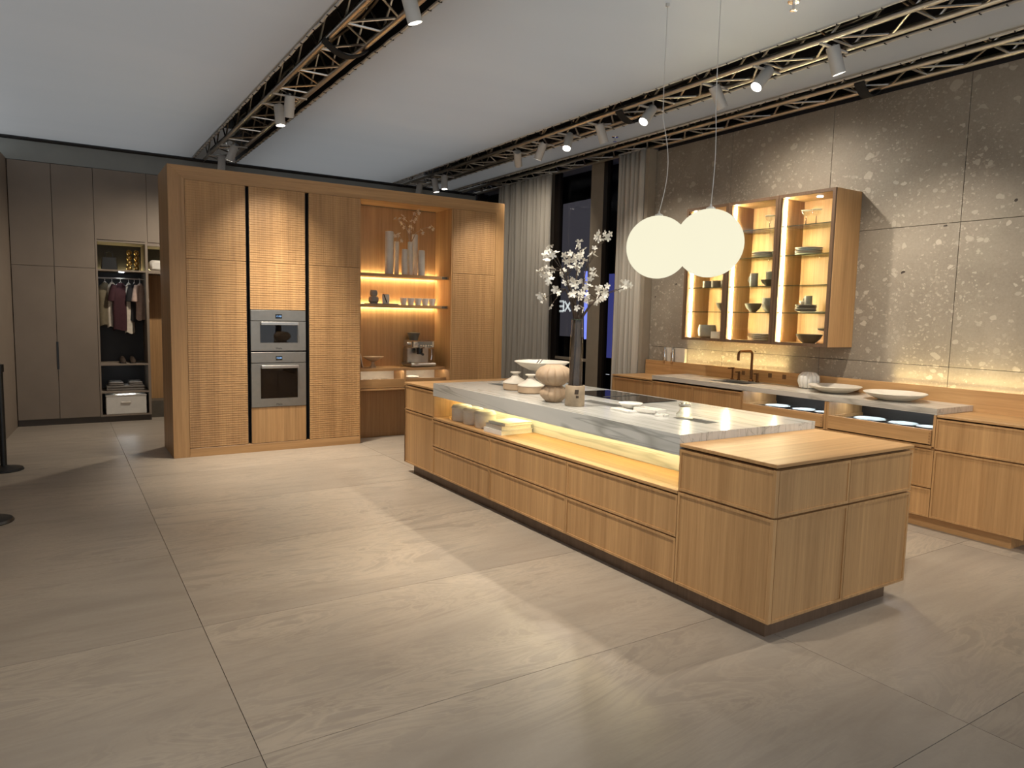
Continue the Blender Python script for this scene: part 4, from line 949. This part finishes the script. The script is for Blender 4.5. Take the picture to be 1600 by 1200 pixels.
# crockery
CX = 6.00
z0 = GZ0+.0225
def bowl_p(r, h, foot=.4): return [(r*foot, 0), (r*(foot+.05), .006), (r*.82, h*.5), (r, h-.002), (r*.97, h), (r*.78, h*.55), (r*foot*.9, .014), (0, .012)]
def plate_p(r): return [(r*.6, 0), (r*.64, .004), (r, .014), (r*.985, .0165), (r*.62, .007), (0, .006)]
def crock(name, label, cat, prof, mt, x, y, z, fn=None, grp=None):
    big_lathe(name, label, cat, [('body', prof, mt, fn)], (x, y, z), grp)
def crock1(name, label, cat, prof, mt, x, y, z, fn=None, grp=None):
    return single(name, label, cat, MB().lathe(prof, (x, y, z), 28, fn), M[mt], (x, y, z), grp)
ribs = lambda a, r, z: r*(1+.05*abs(cos(a*8)))
crock1('ribbed_jar', 'ribbed grey jar at the bottom of the left cabinet bay', 'jar', [(.05, 0), (.085, .02), (.095, .08), (.085, .14), (.078, .142), (.08, .08), (0, .02)], 'ceramic_grey', CX-.05, 5.39, z0, ribs)
crock1('small_pot', 'small white straight pot beside the ribbed jar', 'pot', [(.055, 0), (.06, .005), (.06, .075), (.055, .075), (.05, .01), (0, .008)], 'ceramic_w', CX-.09, 5.22, z0)
crock1('dark_bowl', 'dark flared bowl on the left cabinet bay shelf', 'bowl', bowl_p(.10, .095), 'ceramic_dark', CX-.03, 5.17, GS[0])
for k, y in enumerate((5.42, 5.30, 5.17)):
    crock1('dark_cup', ('left', 'middle', 'right')[k]+' dark square-sided cup on the left cabinet bay shelf', 'cup', [(.05, 0), (.054, .004), (.054, .075), (.049, .075), (.046, .008), (0, .007)], 'ceramic_dark', CX-.04, y, GS[1], None, 'dark cups in the left cabinet bay')
for k in range(4):
    crock1('stacked_plate', ('bottom', 'second', 'third', 'top')[k]+' plate of the stack at the bottom of the middle bay', 'plate', [(.07, 0), (.075, .004), (.125, .012), (.126, .017), (.12, .0175), (.07, .009), (0, .009)], ('ceramic_w', 'ceramic', 'ceramic_w', 'ceramic')[k], CX-.03, 4.70, z0+.0178*k, None, 'plates at the bottom of the middle bay')
crock1('dark_bowl', 'dark bowl on the second lowest shelf of the middle bay', 'bowl', bowl_p(.085, .09, .3), 'ceramic_dark', CX-.03, 4.815, GS[0])
for k in range(3):
    crock1('stacked_bowl', ('bottom', 'middle', 'top')[k]+' grey bowl of the stack in the middle bay', 'bowl', [(.06, 0), (.066, .005), (.10, .045), (.105, .075), (.10, .076), (.088, .04), (.055, .016), (0, .015)], 'ceramic_grey', CX-.02, 4.585, GS[0]+k*.034, None, 'stacked bowls in the middle bay')
def mug(label, x, y, z, r, h, mt):
    t = Thing('mug', label, 'mug', (x, y, z)); t.part('body', MB().lathe([(r*.9, 0), (r, .006), (r, h), (r*.92, h), (r*.9, .01), (0, .009)], (x, y, z), 24), M[mt])
    t.part('handle', MB().tube([(x, y+r*.95, z+h*.8), (x, y+r*1.5, z+h*.72), (x, y+r*1.6, z+h*.45), (x, y+r*.95, z+h*.25)], .006, 8), M[mt])
mug('tall grey mug with a handle in the middle bay', CX-.06, 4.80, GS[1], .04, .135, 'ceramic_grey')
crock1('tall_beaker', 'tall grey beaker behind the mug in the middle bay', 'beaker', [(.045, 0), (.05, .006), (.055, .15), (.05, .15), (.044, .01), (0, .009)], 'ceramic_grey', CX+.03, 4.66, GS[1])
crock1('shallow_bowl', 'round pale bowl before the beaker in the middle bay', 'bowl', bowl_p(.085, .065, .35), 'ceramic_dark', CX-.07, 4.60, GS[1])
for k in range(3):
    crock1('shelf_plate', ('bottom', 'middle', 'top')[k]+' pale plate of the stack high in the middle bay', 'plate', [(.06, 0), (.065, .004), (.11, .014), (.112, .019), (.106, .0195), (.06, .010), (0, .010)], 'ceramic_w', CX-.02, 4.73, GS[2]+.020*k, None, 'plates high in the middle bay')
crock1('small_bowl', 'small grey bowl right of the plates high in the middle bay', 'bowl', bowl_p(.05, .06, .5), 'ceramic_grey', CX-.06, 4.545, GS[2])
def coupe(label, x, y, z):
    t = Thing('coupe_glass', label, 'glass', (x, y, z), 'coupe glasses on the top cabinet shelf')
    t.part('foot', MB().lathe([(.036, 0), (.036, .002), (.005, .006), (.004, .085)], (x, y, z), 18), M['glass_smoke'])
    t.part('bowl', MB().lathe([(.004, .085), (.03, .095), (.045, .125), (.046, .145), (.0445, .145), (.043, .125), (.028, .098), (0, .09)], (x, y, z), 22), M['glass'])
    t.part('rim', MB().lathe([(.0465, .143), (.0475, .146), (.0455, .147)], (x, y, z), 22), M['ceramic_w'])
coupe('left coupe glass on the top shelf of the middle bay', CX-.01, 4.685, GS[3]); coupe('right coupe glass on the top shelf of the middle bay', CX-.01, 4.555, GS[3]); coupe('left coupe glass on the top shelf of the right bay', CX-.05, 4.25, GS[3]); coupe('right coupe glass on the top shelf of the right bay', CX-.04, 4.15, GS[3])
for k in range(4):
    crock1('shelf_plate', ('bottom', 'second', 'third', 'top')[k]+' plate of the stack high in the right bay', 'plate', [(.065, 0), (.07, .004), (.12, .012), (.122, .017), (.116, .0175), (.065, .009), (0, .009)], ('ceramic_w', 'ceramic', 'ceramic_blue', 'ceramic_w')[k], CX-.03, 4.215, GS[2]+.0178*k, None, 'plates high in the right bay')
crock1('long_platter', 'wide flat platter under the dark plates in the right bay', 'platter', [(.10, 0), (.11, .003), (.150, .010), (.150, .014), (.11, .007), (0, .007)], 'ceramic', CX-.01, 4.13, GS[0])
for k in range(4):
    crock1('dark_plate', ('bottom', 'second', 'third', 'top')[k]+' dark plate of the stack in the right bay', 'plate', [(.075, 0), (.085, .003), (.096, .010), (.097, .015), (.092, .0155), (.075, .008), (0, .008)], ('ceramic_dark', 'ceramic_grey', 'ceramic_dark', 'ceramic_grey')[k], CX-.04, 4.20, GS[0]+.0145+.0158*k, None, 'dark plates in the right bay')
mug('small grey mug on top of the dark plates in the right bay', CX-.06, 4.165, GS[0]+.079, .034, .08, 'ceramic_grey')
crock1('tea_bowl', 'tiny pale bowl beside the mug on the dark plates', 'bowl', bowl_p(.032, .035, .5), 'ceramic', CX-.03, 4.245, GS[0]+.079)
crock1('small_pot', 'small pale pot at the right end of the right bay shelf', 'pot', [(.04, 0), (.044, .004), (.044, .055), (.04, .055), (.036, .008), (0, .007)], 'ceramic', CX-.01, 3.95, GS[0]+.0145)
crock1('fluted_bowl', 'dark fluted bowl at the bottom of the right bay', 'bowl', bowl_p(.115, .085, .45), 'ceramic_dark', CX-.07, 4.125, z0, ribs)
big_lathe('cake_stand', 'pale footed dish behind the fluted bowl in the right bay', 'stand', [('foot', [(.05, 0), (.045, .01), (.02, .03), (.02, .10), (.04, .115)], 'ceramic_grey', None), ('dish', [(.03, .112), (.09, .125), (.105, .14), (.10, .142), (.0, .126)], 'ceramic_grey', None)], (CX+.02, 3.98, z0))
crock1('tea_cup', 'pale cup on the footed dish in the right bay', 'cup', [(.025, 0), (.04, .02), (.045, .045), (.041, .045), (.02, .01), (0, .008)], 'ceramic', CX+.02, 3.98, z0+.128)
crock1('candle_holder', 'thin pale candle holder at the right end of the cabinet', 'holder', [(.028, 0), (.028, .006), (.016, .02), (.018, .13), (.012, .13), (.010, .10), (0, .09)], 'ceramic', CX-.10, 3.915, z0)

# ------------------------------------------------------------------ globe pendants
def pendant(label, x, y, z, r, sway):
    t = Thing('globe_pendant', label, 'pendant lamp', (x, y, z), 'globe pendants over the island')
    n = 24; prof = [(r*sin(pi*k/n), -r*cos(pi*k/n)) for k in range(n+1)]
    prof[0] = (1e-5, -r); prof[-1] = (1e-5, r)
    t.part('globe', MB().lathe(prof, (x, y, z), 48), M['globe'], label='glowing opal glass globe')
    t.part('cap', MB().lathe([(.028, r-.004), (.028, r+.006), (.008, r+.016), (.005, r+.03)], (x, y, z), 20), M['white_paint'])
    pts = []
    for k in range(25):
        f = k/24; zz = z+r+.02+(ZCEIL-z-r-.02)*f; s = sway*(sin(pi*min(1, f*2.2))*(1 if f < .4545 else 0)+.25*sin(f*7)*f*(1-f))
        pts.append((x+s*.83, y-s*.55, zz))
    t.part('wire', MB().tube(pts, .0028, 6), M['white_paint'])
    t.part('canopy', MB().lathe([(.012, -.02), (.014, -.001)], (x, y, ZCEIL), 20), M['white_paint'])
pendant('right glowing white globe pendant, hanging nearer the camera', 3.45, 3.144, 2.036, .211, .012)
pendant('left glowing white globe pendant, half behind the other', 3.45, 3.598, 2.041, .210, .045)

# ------------------------------------------------------------------ window, curtains and what is seen outside
wn = Thing('window_1', kind='structure')
def wbox(name, y0, y1, z0, z1, mt, x0=6.18, x1=6.26): return wn.part(name, MB().box(x0, x1, y0, y1, z0, z1), M[mt], smooth=False)
wbox('window_frame', 8.53, 8.62, 0, 3.75, 'frame_brown'); wbox('window_frame', 8.62, 8.72, 0, 3.75, 'beige_post', 6.178, 6.26)
wbox('mullion', 7.51, 7.775, 0, 3.75, 'beige_post', 6.185, 6.26); wbox('window_frame', 7.425, 7.505, 0, 3.75, 'frame_brown')
wbox('window_frame', 6.503, 6.56, 0, 3.58, 'beige_post', 6.04, 6.26); wbox('window_frame', 10.8, 10.9, 0, 3.75, 'frame_brown')
wbox('transom', 7.785, 8.525, .93, .97, 'beige_post', 6.20, 6.24); wbox('sill', 6.62, 10.8, 0, .08, 'frame_brown'); wbox('head', 6.62, 10.8, 3.75, 3.9, 'frame_brown')
for a, b in ((7.785, 8.525), (6.625, 7.42), (8.725, 10.79)): wn.part('pane', MB().box(6.215, 6.222, a, b, .08, 3.75), M['glass_window'], smooth=False)
def curtain(label, ya, yb, seed, folds):
    R = random.Random(seed); n = folds*8; zt = 3.57
    cols = []
    for k in range(n+1):
        f = k/n; ph = f*folds*2*pi
        cols.append((ya+(yb-ya)*f+.012*sin(ph*.37+seed), 6.065-.085*abs(sin(ph/2))+.012*sin(ph*.31+seed)))
    vs = []; fs = []; rows = 10
    for r in range(rows+1):
        z = .012+(zt-.012)*r/rows
        for k, (y, x) in enumerate(cols):
            sp = 1-.25*(r/rows); vs.append((6.035+(x-6.035)*sp+.006*sin(k*.5+r*.7), y+.006*sin(r*.9+k*.2), z))
    m_ = n+1
    for r in range(rows):
        for k in range(n): fs.append((r*m_+k, r*m_+k+1, (r+1)*m_+k+1, (r+1)*m_+k))
    t = Thing('curtain', label, 'curtain', (6.035, (ya+yb)/2, 0), 'floor length linen curtains')
    o = t.part('cloth', MB().add(vs, fs), M['curtain'])
    sd = o.modifiers.new('thick', 'SOLIDIFY'); sd.thickness = .003
    t.part('curtain_rail', MB().box(6.01, 6.06, min(ya, yb), max(ya, yb), 3.575, 3.592), M['white_paint'], smooth=False)
curtain('wide beige linen curtain between the oak cabinets and the window', 8.52, 9.95, 2, 13)
curtain('beige linen curtain between the window and the stone wall', 6.575, 7.03, 5, 6)
# outside: added dark box keeps hall light out of the window view
struct('wall_light_block', MB().box(12.6, 12.7, 4, 18, 0, 4.6), M['night'])
struct('wall_light_block_near', MB().box(6.34, 12.6, 4.0, 4.1, 0, 4.6), M['night'])  # added to close the near side against light
struct('trim_2', MB().box(6.40, 6.46, -1.6, 18.1, 3.905, 4.6), M['night'], label='added dark board blocking light above the window')  # added where light leaked in over the window head
struct('wall_light_block_side', MB().box(6.30, 6.40, 10.9, 18.0, 0, 4.6), M['night'])  # added to close the gap past the window against light
struct('ground_outside', MB().box(6.62, 12.6, 4, 18, -.1, -.01), M['night'])
single('wall_light_block_end', 'added dark wall shutting out light beyond the window', 'wall', MB().box(6.3, 12.6, 18, 18.1, 0, 4.6), M['night'])  # far end of the added dark box
t = Thing('display_board', 'grey screen with added glow standing outside behind the window', 'screen', (9.1, 11.85, 0))
t.part('board', MB().box(9.08, 9.14, 11.42, 12.34, 1.13, 3.90), M['board_glow'], smooth=False)
t.part('post', MB().box(9.09, 9.13, 11.50, 11.56, 0, 1.13), M['night'], smooth=False); t.part('post', MB().box(9.09, 9.13, 12.24, 12.30, 0, 1.13), M['night'], smooth=False)
t = Thing('sign_reflection', 'reflection of a white EX sign, built as glowing letters outside', 'sign', (9.05, 12.1, 1.65))  # a reflection in the window glass, modelled as letters standing outside
def stroke(mb, a, b):      # a, b in sign units (0..1 right, 0..1 up); the right of the picture is -y
    k = .42; y0 = 12.36
    for off in (-.012, .012):
        pa, pb = Vector((9.05, y0-a[0]*k, 1.655+a[1]*.21)), Vector((9.05, y0-b[0]*k, 1.655+b[1]*.21)); d = (pb-pa).normalized(); nrm = Vector((0, -d.z, d.y))
        mb.cyl(pa+nrm*off, pb+nrm*off, .0050, n=6)
E_, Xl = MB(), MB()
for a, b in (((0,1),(.42,1)), ((.06,.5),(.42,.5)), ((0,0),(.42,0)), ((.42,0),(.42,1))): stroke(E_, a, b)
for a, b in (((.52,0),(1,1)), ((.52,1),(1,0))): stroke(Xl, a, b)
t.part('letter', E_, M['sign_white']); t.part('letter', Xl, M['sign_white'])
t = Thing('blue_light_tube', 'upright blue light tube outside beside the window post', 'light', (8.9, 11.3, 0))
t.part('tube', MB().cyl((9.0, 11.34, 1.10), (9.0, 11.40, 2.46), .035, n=12), M['sign_blue']); t.part('stand', MB().cyl((9.0, 11.34, 0), (9.0, 11.34, 1.10), .02, n=8), M['night'])
t = Thing('blue_light_board', 'dim blue light panel outside next to the curtain', 'panel', (9.2, 10.6, 0))
t.part('panel', MB().box(9.20, 9.24, 10.35, 10.95, .75, 2.40), M['sign_blue_dim'], smooth=False); t.part('stand', MB().box(9.20, 9.24, 10.5, 10.8, 0, .75), M['night'], smooth=False)

# ------------------------------------------------------------------ taupe wardrobe
WY, WD = 10.88, .60
def wardrobe(label, x0, x1, zsplit=2.045):
    t = Thing('wardrobe_unit', label, 'wardrobe', (x0, WY, 0))
    t.part('carcass', MB().box(x0+.001, x1-.001, WY+.024, WY+WD, .08, 3.330), M['taupe'], smooth=False)
    t.part('plinth', MB().box(x0, x1, WY+.03, WY+.06, 0, .078), M['taupe_dark'], smooth=False)
    for za, zb in ((.085, zsplit), (zsplit, 3.328)): t.part('door', MB().box(x0+.003, x1-.003, WY, WY+.022, za+.002, zb-.002), M['taupe'], smooth=False, bevel=.0015)
    return t
wardrobe('leftmost taupe wardrobe unit next to the side wall', -.462, -.010)
t = wardrobe('taupe wardrobe unit with a dark grip, beside the open bay', -.010, .447)
t.part('handle', MB().box(-.020, .004, WY-.004, WY-.0005, .730, 1.085), M['black'], smooth=False, label='dark recessed grip')
t = Thing('open_wardrobe', 'open taupe wardrobe bay with hanging clothes', 'wardrobe', (.447, WY, 0))
xa, xb = .449, 1.062; ti = .022
t.part('plinth', MB().box(xa, xb, WY+.03, WY+.06, 0, .078), M['taupe_dark'], smooth=False)
t.part('side_panel', MB().box(xa, xa+ti, WY, WY+WD, .08, 3.330), M['taupe'], smooth=False); t.part('side_panel', MB().box(xb-.030, xb, WY, WY+WD, .08, 3.330), M['taupe'], smooth=False)
t.part('back_panel', MB().box(xa+ti, xb-.030, WY+WD-.015, WY+WD, .08, 3.330), M['dark_in'], smooth=False)
t.part('door', MB().box(xa+.002, xb-.002, WY-.0005, WY+.022, 2.425, 3.328), M['taupe'], smooth=False, bevel=.0015)
for z in (.100, .412, .785, 2.040, 2.418): t.part('shelf', MB().box(xa+ti, xb-.030, WY+.002, WY+WD-.016, z-.020, z), M['taupe'], smooth=False)
t.part('led_strip', MB().box(xa+.03, xb-.04, WY+WD-.06, WY+WD-.045, 2.040, 2.046), M['led'], smooth=False)
t.part('rail', MB().cyl((xa+ti, WY+.28, 1.935), (xb-.03, WY+.28, 1.935), .012, n=10), M['steel'])
t.part('lamp', MB().box(.72, .78, WY+.10, WY+.14, 2.012, 2.020), M['led_cool'], smooth=False); t.part('lamp', MB().box(.66, .86, WY+.10, WY+.12, .386, .392), M['led_cool'], smooth=False); t.part('lamp', MB().box(.72, .80, WY+.12, WY+.14, .758, .765), M['led_cool'], smooth=False)
t = Thing('open_wardrobe', 'partly hidden wardrobe bay behind the oak cabinet side', 'wardrobe', (1.062, WY, 0))
xa, xb = 1.064, 1.95
t.part('side_panel', MB().box(xb-ti, xb, WY, WY+WD, 0, 3.330), M['taupe'], smooth=False)
t.part('door', MB().box(xa+.002, xb-.002, WY-.0005, WY+.022, 2.425, 3.328), M['taupe'], smooth=False, bevel=.0015)
t.part('back_panel', MB().box(xa, xb-ti, WY+WD-.015, WY+WD, 0, 3.330), M['oak'], smooth=False)
for z in (2.050, 2.418): t.part('shelf', MB().box(xa, xb-ti, WY+.002, WY+WD-.016, z-.04, z), M['taupe'], smooth=False)
t.part('niche_back', MB().box(xa, xb-ti, WY+WD-.03, WY+WD-.0155, 2.052, 2.376), M['dark_in'], smooth=False)
t.part('led_strip', MB().box(xa+.01, xb-.04, WY+WD-.06, WY+WD-.045, 2.050, 2.056), M['led'], smooth=False)
t.part('bench', MB().box(xa, xb-ti, WY+.25, WY+WD-.016, .0, .235), M['ceramic_dark'], smooth=False)
single('white_box', 'white rounded box in the lit upper niche behind the cabinet side', 'box', MB().box(1.10, 1.30, 11.02, 11.25, 2.051, 2.20), M['ceramic_w'], (1.2, 11.1, 2.051), bevel=.03)
# things in the wardrobe
t = Thing('handbag', 'dark handbag in the lit upper wardrobe niche', 'bag', (.61, 11.1, 2.041))
t.part('body', MB().add([(.515,11.03,2.041),(.715,11.03,2.041),(.715,11.15,2.041),(.515,11.15,2.041),(.53,11.06,2.215),(.70,11.06,2.215),(.70,11.12,2.215),(.53,11.12,2.215)], [(0,3,2,1),(4,5,6,7),(0,1,5,4),(1,2,6,5),(2,3,7,6),(3,0,4,7)]), M['black'], smooth=False, bevel=.01)
t.part('handle', MB().tube([(.57,11.08,2.21),(.575,11.08,2.27),(.615,11.08,2.295),(.655,11.08,2.27),(.66,11.08,2.21)], .008, 8), M['black'])
for k, x in enumerate((.855, .945)):
    t = Thing('ball_tower', ('left', 'right')[k]+' stacked golden glass ball ornament in the wardrobe niche', 'ornament', (x, 11.1, 2.041))
    for q in range(4): t.part('ball', MB().lathe([(.001, -.035)]+[(.035*sin(pi*a/10), -.035*cos(pi*a/10)) for a in range(1, 10)]+[(.001, .035)], (x, 11.1, 2.041+.036+.070*q), 16), M['gold'])
def garment(label, x, y, rz, wd, ln, mt, sleeve, seed):
    R = random.Random(seed); zt = 1.875; ex = Vector((cos(rz), sin(rz), 0)); ey = Vector((-sin(rz), cos(rz), 0))
    t = Thing('garment', label, 'clothing', (x, y, zt-ln), 'clothes hanging in the open wardrobe')
    rows, n = 12, 28; vs = []; fs = []
    for r in range(rows+1):
        f = r/rows; z = zt-ln*f
        wv = wd*(.30+.70*min(1, f*7)**.7)*(1+.10*f); dv = .022+.028*min(1, f*3)
        for i in range(n):
            a = 2*pi*i/n; fo = 1+.16*f*sin(a*5+seed)
            p = Vector((x, y, z))+ex*(wv*.5*cos(a))*(1+.03*sin(f*9+seed))+ey*(dv*sin(a)*fo)
            if r == rows: p.z += .012*sin(a*3+seed)
            vs.append(p)
    for r in range(rows):
        for i in range(n): fs.append((r*n+i, (r+1)*n+i, (r+1)*n+(i+1) % n, r*n+(i+1) % n))
    fs.append(tuple(range(n))); t.part('cloth', MB().add(vs, fs), M[mt])
    if sleeve:
        for s in (-1, 1):
            c = Vector((x, y, zt-.03))+ex*s*wd*.40
            t.part('sleeve', MB().tube([c, c+ex*s*.03+Z_*-.10, c+ex*s*.05+Z_*-.22], .036, 10, .045), M[mt])
    h0 = Vector((x, y, zt))
    t.part('hanger', MB().tube([h0+ex*-wd*.36+Z_*-.045, h0+Z_*.015, h0+ex*wd*.36+Z_*-.045], .005, 6).tube([h0+Z_*.015, h0+Z_*.045, h0+Z_*.072+ey*.012, h0+Z_*.060+ey*.02], .003, 6), M['ceramic_w'])
garment('olive brown sleeveless top at the left of the wardrobe rail', .560, 11.16, .35, .17, .58, 'cl_olive', 0, 1)
garment('cream shirt beside the olive top on the wardrobe rail', .645, 11.17, .55, .15, .60, 'cl_white', 0, 2)
garment('long dark maroon dress in the middle of the wardrobe rail', .745, 11.13, .45, .22, .64, 'cl_maroon', 1, 3)
garment('long cream garment right of the maroon dress', .845, 11.17, .75, .13, .68, 'cl_white', 0, 4)
garment('black jacket right of the cream garment on the rail', .915, 11.17, .8, .15, .52, 'cl_black', 1, 5)
garment('blush blouse with sleeves at the right end of the rail', .980, 11.13, .7, .12, .50, 'cl_pink', 1, 6)
for k, x in enumerate((.74, .86)):
    t = Thing('shoe', ('left', 'right')[k]+' dark shoe on the wardrobe shelf under the clothes', 'shoe', (x, 11.05, .786), 'pair of dark shoes')
    vs = []; fs = []; n = 12
    for q, (yy, w_, h_) in enumerate(((0, .015, .02), (.03, .035, .045), (.10, .038, .06), (.17, .032, .085), (.24, .033, .09), (.27, .012, .08))):
        for i in range(n): a = 2*pi*i/n; vs.append((x+w_*cos(a), 10.94+yy, .786+h_*.5+h_*.5*sin(a)))
        if q:
            for i in range(n): fs.append(((q-1)*n+i, (q-1)*n+(i+1) % n, q*n+(i+1) % n, q*n+i))
    fs += [tuple(range(n-1, -1, -1)), tuple(5*n+i for i in range(n))]
    t.part('upper', MB().add(vs, fs), M['bark']); t.part('sole', MB().box(x-.036, x+.036, 10.945, 11.21, .786, .794), M['black'], smooth=False, bevel=.003)
for k, (x0, x1, z, h, lb) in enumerate(((.53, 1.00, .413, .07, 'wide grey folded blanket on the lower wardrobe shelf'), (.56, .74, .483, .05, 'left folded grey jumper on the blanket'), (.80, .97, .483, .05, 'right folded grey jumper on the blanket'))):
    t = Thing('folded_cloth', lb, 'clothing', ((x0+x1)/2, 11.1, z), 'folded clothes on the wardrobe shelf')
    for q in range(2): t.part('fold', MB().box(x0+.004*q, x1-.006*q, 10.96, 11.30, z+.0005+h/2*q, z+h/2*(q+1)-.0005), M['cl_grey'], bevel=.010, smooth=True)
t = Thing('storage_box', 'white storage box with a round grip at the wardrobe bottom', 'box', (.755, 11.1, .101))
t.part('body', MB().box(.515, 1.000, 10.90, 11.32, .101, .345), M['ceramic_w'], smooth=False, bevel=.006)
t.part('handle', MB().box(.69, .81, 10.885, 10.900, .245, .270), M['ceramic'], smooth=False, bevel=.006); t.part('lid', MB().box(.510, 1.005, 10.895, 11.325, .3455, .362), M['ceramic_w'], smooth=False, bevel=.004)

# ------------------------------------------------------------------ queue stanchions at the left edge
for x, y, lb in ((-.470, 8.10, 'black queue stanchion farther from the camera at left edge'), (-.470, 6.19, 'black queue stanchion nearer the camera, only its base in view')):
    t = Thing('queue_stanchion', lb, 'stanchion', (x, y, 0), 'black queue stanchions')
    t.part('base', MB().lathe([(.158, 0), (.160, .006), (.150, .022), (.05, .040), (.03, .05)], (x, y, 0), 32), M['black'])
    t.part('pole', MB().cyl((x, y, .04), (x, y, .93), .027, n=18), M['black'])
    hd = t.part('belt_head', MB().cyl((x, y, .93), (x, y, 1.0), .036, n=18), M['black'])
    if y < 7: t.part('belt', MB().box(x-.0015, x+.0015, y+.036, 8.06, .945, .99), M['black_cloth'], hd, smooth=False)
